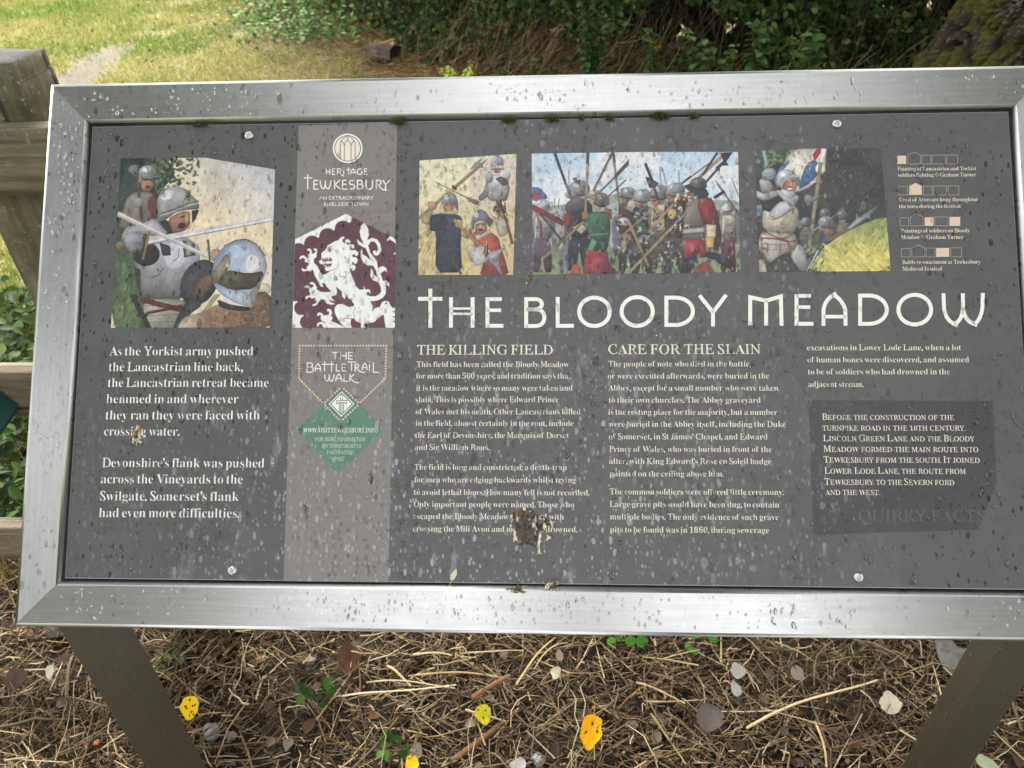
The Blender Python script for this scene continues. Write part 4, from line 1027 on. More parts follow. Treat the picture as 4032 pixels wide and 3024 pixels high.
p.poly([(1570, 425), (1640, 400), (1790, 440), (1830, 520), (1720, 560), (1640, 480)], (56, 52, 56), n=.25); p.helmet(1720, 400, 82, 62, 110, tint=(1, .93, .9)); p.poly([(1600, 480), (1680, 490), (1680, 560), (1610, 550)], (140, 110, 96))
p.line((1990, 100), (1730, 340), 30, (196, 166, 124)); p.line((1905, 100), (1760, 320), 22, (90, 66, 60)); p.poly([(1930, 105), (2055, 95), (1990, 190), (2015, 225), (1930, 230), (1925, 290), (1880, 250), (1960, 180)], (56, 48, 54), curve=False); p.line((1950, 210), (1790, 390), 22, (96, 68, 60)); p.line((1830, 200), (1570, 395), 14, (170, 132, 120)); p.line((1650, 330), (1560, 400), 20, (80, 66, 68))
p.build('printed_picture')

# ---- armoured man with a banner in long grass, generic
p = Paint((140, 1515), (1680, 1503), [(100, 105), (540, 78), (1565, 68)], 270, 265, crop(2940, 560, .33750))
p.all((66, 66, 66), (58, 60, 58), (0, 0), (0, 1000), n=.25, ns=.006)
p.dabs(170, (640, 90, 1590, 760), ((74, 80, 72), (86, 92, 82), (52, 54, 52)), (10, 36), 3, .5, .5); p.dabs(90, (110, 95, 520, 240), ((74, 92, 66), (112, 136, 88), (54, 66, 54)), (14, 34), 8, .5, .8)
p.poly([(620, 1060), (800, 900), (1180, 920), (1300, 1040), (900, 1260), (620, 1240)], (78, 84, 76), n=.3)
p.poly([(545, 75), (930, 68), (920, 300), (870, 400), (745, 520), (580, 592), (310, 500), (420, 260)], (222, 216, 204), n=.10, ns=.01)
p.poly([(700, 250), (790, 200), (840, 260), (830, 380), (740, 480), (600, 560), (640, 400)], (74, 112, 164), n=.2); p.poly([(380, 300), (490, 200), (500, 240), (420, 330), (330, 480), (310, 440)], (92, 132, 178), n=.15); p.poly([(545, 78), (560, 75), (530, 140), (510, 140)], (84, 120, 170), curve=False)
p.poly([(768, 150), (820, 75), (868, 72), (860, 130), (790, 230)], (190, 52, 60), curve=False); p.dabs(70, (510, 90, 760, 330), ((206, 166, 96), (190, 150, 90), (236, 228, 214)), (6, 18), 11, .4, .8); p.ell(860, 310, 58, 66, (226, 218, 196)); p.line((740, 480), (810, 452), 26, (230, 228, 216))
p.line((864, 235), (720, 1290), 46, (172, 152, 118), n=.15, ns=.04); p.line((850, 235), (706, 1290), 8, (212, 196, 164)); p.line((905, 72), (868, 240), 60, (230, 228, 220))
# men in the shade
for x, y in ((910, 830), (1110, 850), (690, 930)):
    p.poly([(x - 80, y + 210), (x - 60, y + 90), (x + 60, y + 90), (x + 90, y + 210)], (120, 116, 106), n=.3); p.ell(x + 5, y + 70, 40, 52, (132, 108, 98)); p.helmet(x, y, 62, 58, 132)
p.line((1035, 852), (1190, 848), 14, (120, 116, 114))
p.poly([(860, 1180), (880, 1060), (1050, 1040), (1090, 1150)], (70, 84, 112), n=.3); p.ell(960, 1050, 58, 78, (140, 112, 100), (104, 82, 74), (930, 1000), (1000, 1110)); p.helmet(925, 935, 92, 76, 150); p.line((880, 990), (1020, 985), 16, (96, 92, 92)); p.ell(985, 1010, 30, 7, (60, 46, 42)); p.ell(975, 1075, 26, 6, (84, 54, 48))
# grass
p.poly([(700, 1520), (860, 1260), (1100, 1080), (1300, 980), (1500, 900), (1620, 880), (1700, 900), (1700, 1520)], (150, 160, 88), (218, 200, 104), (1250, 980), (1250, 1300), n=.12, ns=.01)
p.dabs(420, (860, 900, 1680, 1330), ((150, 162, 92), (118, 132, 84), (190, 190, 104), (176, 176, 96)), (20, 60), 12, .14, .7, 118, mask=lambda x, y, g: y > 1300 - (x - 850) * .52)
p.dabs(160, (900, 1220, 1680, 1510), ((224, 206, 108), (206, 192, 92), (196, 186, 96)), (30, 80), 13, .2, .7, 40); p.dabs(120, (620, 1200, 900, 1510), ((86, 110, 70), (134, 156, 92), (62, 76, 58)), (14, 36), 16, .3, .8, 110)
p.line((780, 1030), (1150, 770), 18, (176, 178, 182), w1=6); p.line((945, 1150), (1200, 990), 30, (150, 120, 84)); p.poly([(1170, 1010), (1270, 900), (1280, 830), (1310, 880), (1570, 710), (1440, 840), (1440, 900), (1390, 890), (1200, 1020)], (184, 194, 192), (140, 150, 150), (1250, 880), (1400, 960), curve=False)
# the man
p.line((195, 100), (240, 290), 42, (150, 172, 176)); p.line((186, 100), (230, 290), 10, (206, 222, 224)); p.line((240, 290), (340, 235), 34, (132, 116, 108)); p.poly([(110, 740), (180, 720), (180, 860), (115, 870)], (120, 148, 156))
p.poly([(700, 600), (770, 640), (820, 600), (860, 630), (800, 690), (700, 720), (640, 680)], (150, 156, 158), (104, 104, 106), (700, 620), (720, 710)); p.poly([(590, 600), (660, 620), (690, 740), (620, 730)], (66, 58, 64))
p.poly([(500, 1330), (560, 1180), (640, 1200), (700, 1330), (740, 1430), (680, 1520), (620, 1500)], (180, 186, 184), (134, 130, 128), (560, 1220), (700, 1480), n=.12)
p.poly([(140, 1130), (180, 1040), (540, 1040), (600, 1160), (560, 1270), (420, 1310), (330, 1430), (230, 1380), (190, 1290), (140, 1260)], (204, 196, 184), (150, 142, 134), (250, 1080), (450, 1330), n=.14); p.poly([(140, 1370), (210, 1360), (240, 1520), (140, 1520)], (176, 164, 146), n=.2); p.poly([(230, 1440), (420, 1300), (520, 1330), (600, 1520), (240, 1520)], (70, 72, 68), n=.3)
for y in (1110, 1170, 1230): p.path([(160, y), (280, y + 26), (420, y + 26), (560, y)], 6, (140, 128, 120))
p.poly([(180, 1010), (180, 820), (240, 760), (370, 700), (560, 740), (610, 800), (600, 960), (540, 1070), (330, 1060)], (208, 200, 184), (160, 150, 128), (300, 800), (480, 1040), n=.16, ns=.01); p.ell(330, 880, 80, 90, (222, 208, 168), alpha=.5); p.ell(470, 940, 60, 70, (146, 136, 128), alpha=.4)
p.poly([(150, 660), (300, 620), (400, 640), (440, 720), (300, 830), (190, 790)], (58, 48, 54)); p.poly([(370, 700), (480, 680), (545, 770), (440, 860), (330, 910), (240, 850)], (206, 206, 214), (176, 172, 178), (380, 720), (360, 890), n=.1)
p.path([(240, 880), (300, 905), (350, 890), (410, 870), (470, 810), (545, 770)], 7, (110, 102, 104)); p.poly([(525, 770), (555, 770), (550, 835), (528, 835)], (150, 92, 74), curve=False)
p.poly([(105, 560), (200, 600), (330, 560), (380, 610), (300, 660), (190, 690), (112, 640)], (184, 180, 176), (128, 122, 120), (220, 600), (240, 690), n=.12); p.poly([(140, 440), (200, 420), (280, 460), (320, 530), (260, 600), (170, 590)], (190, 190, 184), (126, 124, 120), (180, 450), (250, 590), n=.2)
p.poly([(170, 360), (215, 305), (300, 300), (345, 350), (320, 430), (220, 455), (180, 420)], (172, 184, 186), (128, 138, 140), (220, 320), (280, 440)); 
for a in ((200, 380, 330, 350), (210, 410, 325, 390)): p.line(a[:2], a[2:], 5, (112, 120, 122))
p.poly([(330, 560), (400, 560), (560, 600), (620, 640), (545, 770), (440, 690)], (196, 200, 208), (156, 156, 164), (400, 580), (540, 740)); p.poly([(395, 540), (480, 560), (575, 570), (545, 640), (500, 660), (420, 620)], (206, 210, 218), (160, 162, 172), (420, 560), (520, 650))
p.poly([(405, 520), (450, 450), (560, 430), (590, 480), (570, 570), (480, 565), (420, 550)], (196, 134, 104), (164, 100, 80), (540, 450), (440, 560), n=.15); p.ell(540, 455, 22, 8, (84, 54, 46)); p.ell(505, 545, 34, 12, (226, 214, 200)); p.ell(500, 525, 40, 8, (96, 60, 48)); p.ell(515, 495, 14, 24, (214, 152, 122))
p.poly([(345, 400), (380, 340), (460, 310), (540, 330), (570, 375), (625, 440), (625, 500), (585, 520), (560, 430), (460, 440), (390, 520), (350, 540)], (204, 204, 212), (146, 142, 146), (400, 340), (520, 480), n=.1); p.path([(400, 500), (450, 430), (540, 390), (600, 410)], 12, (226, 222, 222)); p.ell(420, 380, 36, 24, (238, 238, 242), alpha=.7)
for a in ([(150, 1120), (300, 1120), (480, 1160), (590, 1150)], [(210, 1040), (300, 1090), (400, 1130), (500, 1160)], [(550, 1070), (440, 1120), (340, 1120)], [(480, 1160), (500, 1240), (520, 1310)]): p.path(a, 16, (150, 72, 66))
for x in (175, 245, 395): p.line((x, 1180), (x - 4, 1290), 18, (160, 104, 80))
p.line((835, 1262), (700, 1500), 22, (226, 234, 232), w1=10); p.line((880, 1300), (720, 1480), 16, (206, 216, 214), w1=8)
p.build('printed_picture')

# ------------------------------------------------------------------ scattering helpers
def frames(Nrm, spin):
    """rotation matrices (N,3,3) whose local y points along a spun tangent and z along Nrm"""
    Nrm = Nrm / np.linalg.norm(Nrm, axis=1, keepdims=True)
    up = np.where(np.abs(Nrm[:, 2:3]) > .9, np.array([[1., 0, 0]]), np.array([[0., 0, 1]]))
    a = np.cross(up, Nrm); a /= np.linalg.norm(a, axis=1, keepdims=True)
    b = np.cross(Nrm, a)
    c, s = np.cos(spin)[:, None], np.sin(spin)[:, None]
    x, y = a * c + b * s, -a * s + b * c
    return np.stack([x, y, Nrm], -1)
def along(Dv, roll):
    """rotation matrices whose local y is Dv"""
    Dv = Dv / np.linalg.norm(Dv, axis=1, keepdims=True)
    up = np.where(np.abs(Dv[:, 2:3]) > .95, np.array([[1., 0, 0]]), np.array([[0., 0, 1]]))
    a = np.cross(Dv, up); a /= np.linalg.norm(a, axis=1, keepdims=True)
    b = np.cross(a, Dv)
    c, s = np.cos(roll)[:, None], np.sin(roll)[:, None]
    x, z = a * c + b * s, -a * s + b * c
    return np.stack([x, Dv, z], -1)
def scatter(tv, tf, pos, Rm, sc_, col, jit=0):
    tv = np.asarray(tv, float); tf = np.asarray(tf)
    n, k = len(pos), len(tv)
    s = np.asarray(sc_, float)
    s = s[:, None, None] if s.ndim == 1 else s[:, None, :]
    V = np.einsum('nij,nkj->nki', Rm, tv[None] * s) + np.asarray(pos)[:, None]
    Fs = (tf[None] + (np.arange(n) * k)[:, None, None]).reshape(-1, tf.shape[1])
    Cc = np.repeat(np.asarray(col, float), k, 0)
    return V.reshape(-1, 3), Fs, Cc
def cat(parts):
    V, Fs, Cc, b = [], [], [], 0
    for v, f_, c in parts:
        V.append(v); Fs.append(f_ + b); Cc.append(c); b += len(v)
    return np.concatenate(V), np.concatenate(Fs), np.concatenate(Cc)
LEAF_V = [(0, 0, 0), (.20, .22, .05), (.27, .5, .06), (.15, .8, .02), (0, 1, -.08), (-.15, .8, .02), (-.27, .5, .06), (-.20, .22, .05), (0, .5, -.01)]
LEAF_F = [(0, 1, 2, 8), (8, 2, 3, 4), (8, 4, 5, 6), (0, 8, 6, 7)]
BLADE_V = [(-.5, 0, 0), (.5, 0, 0), (.42, .5, .06), (-.42, .5, .06), (.08, 1, .22), (-.08, 1, .22)]
BLADE_F = [(0, 1, 2, 3), (3, 2, 4, 5)]
def stem_template(seg=4, sides=4, bend=.12, taper=.6):
    V, Fs = [], []
    for i in range(seg + 1):
        t = i / seg
        r = .5 * (1 - (1 - taper) * t)
        for k in range(sides):
            a = 2 * math.pi * k / sides
            V.append((r * math.cos(a) , t, r * math.sin(a)))
    for i in range(seg):
        for k in range(sides):
            Fs.append((i * sides + k, i * sides + (k + 1) % sides, (i + 1) * sides + (k + 1) % sides, (i + 1) * sides + k))
    return np.array(V), np.array(Fs)
def palette(n, cols, g=None, jit=.18):
    g = g or rng
    c = np.array([srgb(*q) for q in cols])[g.integers(0, len(cols), n)]
    return c * g.uniform(1 - jit, 1 + jit, (n, 1)) * g.uniform(1 - jit * .3, 1 + jit * .3, (n, 3))
def stems(pos, Dv, length, width, col, bend, seg=4, sides=3):
    """curved stems, bend = sideways/vertical bow in units of length"""
    n = len(pos); tv, tf = stem_template(seg, sides)
    k = len(tv)
    Rm = along(np.asarray(Dv, float), rng.uniform(0, 6.28, n))
    L = np.asarray(length)[:, None]; Wd = np.asarray(width)[:, None]
    loc = np.repeat(tv[None], n, 0)
    t = loc[..., 1].copy()
    bw = np.asarray(bend)[:, None]
    kink = rng.uniform(-.5, .5, (n, 1))
    x = loc[..., 0] * Wd + bw * L * (4 * t * (1 - t)) + kink * bw * L * np.sin(t * 9)
    z = loc[..., 2] * Wd
    y = t * L
    V = np.einsum('nij,nkj->nki', Rm, np.stack([x, y, z], -1)) + np.asarray(pos)[:, None]
    Fs = (tf[None] + (np.arange(n) * k)[:, None, None]).reshape(-1, 4)
    return V.reshape(-1, 3), Fs, np.repeat(np.asarray(col), k, 0)

# ------------------------------------------------------------------ rain on the board
def drops():
    V, Fs = [], []
    nr = 10
    g = np.random.default_rng(8)
    n_ = 0
    while n_ < 7500:
        u, v = g.uniform(-.66, .66), g.uniform(-.356, .356)
        on_frame = abs(u) > W2 + .006 or abs(v) > H2 + .006
        if not on_frame and (abs(u) > W2 - .004 or abs(v) > H2 - .004): continue
        if on_frame and ((abs(u) < W2 + .011 and abs(v) < H2 + .011) or abs(u) > .649 or abs(v) > .347): continue
        dens = fbm(np.array([u * 9 + 20]), np.array([v * 9 + 20]), 5)[0]
        if g.random() > np.clip((dens - .22) * 2.6, .12, 1): continue
        r = .0007 + .0016 * g.random() ** 2.4 + (.0014 if g.random() < .03 else 0)
        if on_frame: r *= .82
        z0 = .0046 if on_frame else .0002
        asp = g.uniform(1.1, 2.0) if not on_frame else g.uniform(1.1, 2.4)
        h = r * g.uniform(.6, .95)
        ph = g.uniform(0, 6.28); wob = g.uniform(.02, .16); sh = g.uniform(-.25, .25)
        b = len(V)
        V.append((u, v - r * asp * .35, z0 + h))
        for j, (q, zz) in enumerate(((.45, .90), (.78, .60), (.95, .25), (1.0, -.04))):
            for i in range(nr):
                a = 2 * math.pi * i / nr
                x, y = math.cos(a), math.sin(a)
                k = 1 + wob * math.sin(2 * a + ph) + wob * .6 * math.sin(3 * a + 2 * ph)
                wd = (1 - .42 * max(0, y))       # narrow tail on top
                cy = -.35 * (1 - q)
                V.append((u + r * k * q * x * wd + sh * r * q * y, v + r * asp * (q * y * k + cy), z0 + h * zz))
        for i in range(nr): Fs.append((b, b + 1 + i, b + 1 + (i + 1) % nr, b + 1 + (i + 1) % nr))
        for j in range(3):
            for i in range(nr):
                Fs.append((b + 1 + j * nr + i, b + 1 + (j + 1) * nr + i, b + 1 + (j + 1) * nr + (i + 1) % nr, b + 1 + j * nr + (i + 1) % nr))
        n_ += 1
    me = bpy.data.meshes.new('rain_droplets')
    me.from_pydata(V, [], [f_ if f_[2] != f_[3] else f_[:3] for f_ in Fs])
    for p_ in me.polygons: p_.use_smooth = True
    m, n, l, b = mat('rain_water')
    b.inputs['Base Color'].default_value = (1, 1, 1, 1); b.inputs['Roughness'].default_value = .02
    b.inputs['IOR'].default_value = 1.5; b.inputs['Transmission Weight'].default_value = 1
    o = link('rain_droplets', me, m, None, PM)
    tag(o, 'clear rain droplets beaded over the dark board and its steel frame', 'rain droplets', kind='stuff')
drops()

# bird droppings: lumpy splats with brown and white streaks
def splat(px, py, rx, ry, seed, label, white=.4, arms=7, zb=.0006, dark=(46, 34, 22), mid=(120, 92, 52), run=0, hgt=.0014):
    """a ragged dried lump: a noise height field cut off at the board, dark core, pale streaks, drips below"""
    u, v = uv(px, py)
    k = .000333
    n = 120 if rx > 60 else 60
    g = np.linspace(-1.7, 1.7, n)
    X, Y = np.meshgrid(g, g)
    big = fbm(X * 1.5 + seed * 3.1 + 9, Y * 1.5 + 19, seed); fin = fbm(X * 4.2 + 30, Y * 3.2 + seed + 9, seed + 5)
    strk = fbm(X * 7 + seed, Y * 1.6 + 25, seed + 8)
    r = np.hypot(X, Y * np.where(Y < 0, 1 - .35 * run, 1))
    f_ = .72 - r ** 1.3 + (big - .5) * 1.9 + (fin - .5) * 1.5 + run * .5 * np.clip(-Y, 0, 1) * (strk - .45) * 4
    H = np.clip(f_, -.05, 1.2)
    Z = zb - .0005 + hgt * np.sqrt(np.clip(H, 0, 1.2)) * (.45 + .9 * fin)
    wn = strk * .6 + fin * .4 - .10 * np.clip(1 - r, 0, 1) - .10 * np.clip(Y, 0, 1) * (run > 0)
    cut = np.quantile(wn[f_ > 0], 1 - white * .75)
    sm = lambda v, a_, b_: np.clip((v - a_) / (b_ - a_), 0, 1)[..., None]
    C0 = srgb(*dark) * (.7 + .6 * fin[..., None]); t_ = sm(big + fin * .6, .78, 1.05); C0 = C0 * (1 - t_) + srgb(*mid) * t_
    t_ = sm(wn, cut - .05, cut + .05) * (.55 + .45 * sm(fin, .3, .6)); C0 = C0 * (1 - t_) + srgb(206, 198, 174) * t_
    i = np.arange(n * n).reshape(n, n)
    keep = (f_[:-1, :-1] > 0) & (f_[1:, :-1] > 0) & (f_[:-1, 1:] > 0) & (f_[1:, 1:] > 0)
    Fs = np.stack([i[:-1, :-1], i[:-1, 1:], i[1:, 1:], i[1:, :-1]], -1)[keep]
    used = np.unique(Fs); re_ = np.zeros(n * n, int); re_[used] = np.arange(len(used))
    V = np.stack([X * rx * k, Y * ry * k, Z], -1).reshape(-1, 3)[used]
    me = mesh_np('bird_dropping', V, re_[Fs], C0.reshape(-1, 3)[used], True)
    o = link('bird_dropping', me, M_DROP, None, PM @ Matrix.Translation((u, v, 0)))
    return tag(o, label, 'bird dropping', 'bird droppings on the board')
M_DROP = leafy('dropping', .22, 0)
splat(2086, 2072, 78, 62, 3, 'large brown and white splattered bird dropping over the words of the left text column', .24, 12, run=.8, hgt=.0020, mid=(70, 50, 30), dark=(32, 24, 17))
splat(1968, 822, 38, 46, 7, 'pale glossy bird dropping on the standing man in armour in the narrow picture', .52, 5, dark=(52, 46, 26), hgt=.0024)
splat(1920, 978, 18, 42, 9, 'dark narrow bird dropping on the red jacket in the narrow picture', .36, 5)
splat(2684, 800, 34, 38, 12, 'dark glossy bird dropping on the breast of the crowd photograph, upper blob of the pair', .42, 7)
splat(2686, 888, 28, 24, 14, 'dark glossy bird dropping on the crowd photograph, lower blob of the pair', .45, 6)
splat(743, 770, 15, 27, 16, 'black and olive bird dropping on the helmet in the big fighting picture', .12, 3, dark=(24, 22, 12))
splat(2085, 1093, 17, 36, 18, 'curled olive bird dropping between title and pictures', .12, 4, dark=(56, 50, 22))
splat(540, 1708, 28, 36, 21, 'small brown and white bird dropping on the words crossing water', .45, 8, run=.5)
splat(2041, 2316, 46, 18, 23, 'flat brown bird dropping on the lower frame edge', .2, 7, zb=.0050)
splat(2177, 2306, 30, 24, 25, 'brown and white striped bird dropping on the gap above the lower frame', .5, 5, zb=.0050)
splat(1203, 2003, 10, 20, 27, 'dark dropping low on the taupe band', .08, 5)
splat(1462, 1890, 12, 24, 29, 'thin dark dropping beside the tip of the green diamond', .1, 5)
splat(2470, 358, 7, 7, 31, 'tiny round black dropping on the upper steel bar', .02, 1, zb=.0050, dark=(14, 10, 8), mid=(30, 20, 16))

# moss along the upper gap
def moss(px, py, wpx, hpx, n, label, seed):
    g = np.random.default_rng(seed)
    u, v = uv(px, py); k = .000333
    pos = np.stack([g.normal(0, wpx * k * .34, n) + wpx * k * .4 * np.sign(g.normal(0, 1, n)) * (g.random(n) < .25), g.normal(0, hpx * k * .24, n), g.uniform(-.001, .003, n)], -1)
    Dv = np.stack([g.normal(0, .8, n), g.normal(-.2, .8, n), g.uniform(.2, 1.2, n)], -1)
    V, Fs, Cc = scatter(BLADE_V, BLADE_F, pos, along(Dv, g.uniform(0, 6, n)), np.stack([np.full(n, .0008), g.uniform(.0018, .0045, n), np.full(n, .003)], -1),
                        palette(n, ((58, 66, 20), (84, 92, 30), (40, 48, 18), (108, 112, 44)), g))
    o = link('moss_tuft', mesh_np('moss_tuft', V, Fs, Cc), M_LEAF, None, PM @ Matrix.Translation((u, v, .001)))
    tag(o, label, 'moss', 'moss tufts along the gap of the frame')
moss(1569, 484, 42, 16, 260, 'moss tuft in the upper gap right above the taupe band edge', 1)
moss(2006, 477, 36, 14, 220, 'moss tuft in the upper gap above the narrow picture', 2)
moss(2176, 473, 36, 14, 210, 'moss tuft in the upper gap above the left end of the crowd photograph', 3)
moss(2290, 469, 14, 12, 70, 'tiny moss speck in the upper gap, smallest of the row', 4)
moss(2401, 470, 26, 14, 120, 'small moss tuft in the upper gap next left of the biggest tuft', 5)
moss(2602, 462, 42, 22, 340, 'biggest moss tuft in the upper gap above the crowd photograph', 6)
moss(2734, 463, 30, 10, 110, 'thin moss tuft in the upper gap right of the biggest tuft', 7)
moss(790, 494, 60, 8, 160, 'pale lichen like moss strip in the upper gap above the big fighting picture', 8)

# ------------------------------------------------------------------ ground
def gh(x, y):
    """height of the ground"""
    return .03 * (fbm(np.asarray(x) * .8 + 30, np.asarray(y) * .8 + 30, 40) - .5) * np.clip((np.asarray(y) - 2.5) / 2, 0, 1)
def path_dist(x, y):
    """signed closeness to the trodden path, 1 in its middle"""
    P = np.array([(at_ground(270, 340)[:2]), (at_ground(380, 250)[:2]), (at_ground(455, 190)[:2])])
    d = np.full(np.shape(x), 9.0)
    for a, b in zip(P[:-1], P[1:]):
        e = b - a; t = np.clip(((x - a[0]) * e[0] + (y - a[1]) * e[1]) / (e @ e), 0, 1)
        d = np.minimum(d, np.hypot(x - a[0] - t * e[0], y - a[1] - t * e[1]))
    d = d + (fbm(np.asarray(x) * 3.1 + 11, np.asarray(y) * 3.1 + 17, 47) - .5) * .34
    return np.clip(1 - d / .25, 0, 1)
HEDGE = np.array([(-7.5, 14.0), (-3.9, 12.2), (-2.5, 9.3), (-1.05, 6.75), (0.3, 5.8), (1.6, 5.45), (3.0, 5.35), (5.0, 5.2), (7.5, 5.0)])
def hedge_y(x): return np.interp(x, HEDGE[:, 0], HEDGE[:, 1])
def brown(x, y):
    """dead litter in front of the hedge, 0..1"""
    d = hedge_y(x) - y
    n_ = fbm(np.asarray(x) * 1.3 + 5, np.asarray(y) * 1.3 + 5, 44)
    return np.clip(1.30 - d / 2.5 + (n_ - .5) * 1.4, 0, 1) * np.clip((np.asarray(x) + 3.6) / 1.2, 0, 1)
def build_ground():
    xs = np.unique(np.round(np.concatenate([[-600, -150, -50, -22, -14], np.arange(-10, 9.01, .12), [14, 22, 50, 150, 600]]), 3))
    ys = np.unique(np.round(np.concatenate([[-600, -150, -50, -20, -8, -4, -2], np.arange(-1, 15.01, .12), [20, 30, 60, 150, 600]]), 3))
    X, Y = np.meshgrid(xs, ys)
    Z = gh(X, Y)
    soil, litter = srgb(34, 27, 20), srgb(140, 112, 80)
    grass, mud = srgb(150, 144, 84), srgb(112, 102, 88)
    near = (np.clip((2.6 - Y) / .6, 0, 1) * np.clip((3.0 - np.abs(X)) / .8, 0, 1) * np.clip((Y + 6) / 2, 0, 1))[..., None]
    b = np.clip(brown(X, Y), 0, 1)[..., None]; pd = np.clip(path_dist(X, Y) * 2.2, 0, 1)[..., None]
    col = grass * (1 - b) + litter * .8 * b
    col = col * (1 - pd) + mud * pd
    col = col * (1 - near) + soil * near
    V = np.stack([X, Y, Z], -1).reshape(-1, 3)
    i = np.arange(X.size).reshape(X.shape)
    Fs = np.stack([i[:-1, :-1], i[:-1, 1:], i[1:, 1:], i[1:, :-1]], -1).reshape(-1, 4)
    m, n, l, bs = mat('earth')
    a = n.new('ShaderNodeVertexColor'); a.layer_name = 'Col'
    tc = n.new('ShaderNodeTexCoord')
    f1 = noise_(n, l, tc.outputs['Object'], 22, 8, .7); f2 = noise_(n, l, tc.outputs['Object'], 2.2, 4, .6)
    c = mix_(n, l, ramp_(n, l, f1, .35, .7), mix_(n, l, .55, a.outputs[0], (.012, .009, .006)), a.outputs[0])
    c = mix_(n, l, math_(n, l, 'MULTIPLY', ramp_(n, l, f2, .45, .7), .35), c, srgb(120, 112, 70))
    l.new(c, bs.inputs['Base Color']); bs.inputs['Roughness'].default_value = .9
    bump_(n, l, f1, .9, .02, bs)
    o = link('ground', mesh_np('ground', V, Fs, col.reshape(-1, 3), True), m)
    tag(o, 'soil and short grass ground', kind='structure')
build_ground()

# straw and dead leaves under the board
STRAW = ((212, 192, 156), (180, 156, 120), (148, 124, 92), (120, 98, 74), (98, 80, 62), (80, 66, 53), (138, 118, 94), (194, 174, 140), (108, 90, 70))
DARKS = ((84, 66, 50), (98, 76, 56), (70, 56, 44), (120, 94, 66))
def litter_points(n):
    y = rng.uniform(.25, 2.3, n); x = rng.uniform(-1.9, 1.9, n)
    keep = rng.random(n) < np.where((y > .6) & (y < 1.5) & (abs(x) < 1.35), 1, .42) * np.clip((fbm(x * 5 + 20, y * 5 + 20, 57) - .16) * 3.4, .55, 1)
    return x[keep], y[keep]
def straw_litter():
    parts = []
    for n, L, Wd, cols, zt, bend in ((42000, (.012, .06), (.0013, .0031), STRAW[2:], .032, .16), (20000, (.010, .04), (.0024, .0052), STRAW[1:], .040, .10), (15000, (.03, .14), (.0016, .0042), STRAW, .042, .16), (4200, (.03, .16), (.003, .0056), STRAW[:5], .045, .05), (420, (.05, .22), (.005, .0095), ((96, 80, 62), (120, 104, 84), (80, 66, 52), (134, 118, 92)), .03, .06), (9000, (.01, .05), (.002, .005), DARKS, .016, .08)):
        x, y = litter_points(n); k = len(x)
        th = rng.normal(0.0, .75, k) + np.where(rng.random(k) < .28, 1.57, 0)
        el = rng.normal(0, .10, k)
        Dv = np.stack([np.cos(th) * np.cos(el), np.sin(th) * np.cos(el), np.sin(el)], -1)
        lo = rng.uniform(*L, k)
        z = zt * rng.random(k) ** 1.5 + .004 + .5 * lo * np.abs(np.sin(el)) * .5
        pos = np.stack([x, y, z], -1) - Dv * lo[:, None] / 2
        pos[:, 2] = np.maximum(pos[:, 2], .002)
        parts.append(stems(pos, Dv, lo, rng.uniform(*Wd, k), palette(k, cols, jit=.25), rng.normal(0, bend, k)))
    V, Fs, Cc = cat(parts)
    o = link('straw_litter', mesh_np('straw_litter', V, Fs, Cc, True), M_DRY)
    tag(o, 'matted dead straw and twig litter covering the soil under the board', 'straw litter', kind='stuff')
straw_litter()
def leaf_litter():
    x, y = litter_points(1900); k = len(x)
    nrm = np.stack([rng.normal(0, .45, k), rng.normal(0, .45, k), np.ones(k)], -1)
    V, Fs, Cc = scatter(np.array(LEAF_V) * (1.5, 1, 2.2), LEAF_F, np.stack([x, y, rng.uniform(.012, .034, k)], -1), frames(nrm, rng.uniform(0, 6.28, k)), rng.uniform(.014, .042, k),
                        palette(k, ((92, 78, 66), (104, 88, 76), (70, 58, 48), (122, 106, 92), (60, 50, 42), (96, 70, 52), (130, 116, 104)), jit=.25))
    A_ = (V, Fs, Cc)
    x, y = litter_points(15000); k = len(x)
    nrm = np.stack([rng.normal(0, .6, k), rng.normal(0, .6, k), np.ones(k)], -1)
    V, Fs, Cc = scatter(np.array(LEAF_V) * (2.2, 1, 3), LEAF_F, np.stack([x, y, rng.uniform(.004, .036, k)], -1), frames(nrm, rng.uniform(0, 6.28, k)), np.stack([rng.uniform(.002, .010, k), rng.uniform(.004, .014, k), rng.uniform(.004, .012, k)], -1),
                        palette(k, ((70, 58, 47), (96, 80, 64), (54, 45, 37), (128, 110, 88), (44, 36, 30), (110, 88, 66), (168, 148, 116)), jit=.25))
    V, Fs, Cc = cat([A_, (V, Fs, Cc)])
    o = link('leaf_litter', mesh_np('leaf_litter', V, Fs, Cc), M_DRY)
    tag(o, 'curled brown dead leaves mixed into the straw under the board', 'leaf litter', kind='stuff')
leaf_litter()

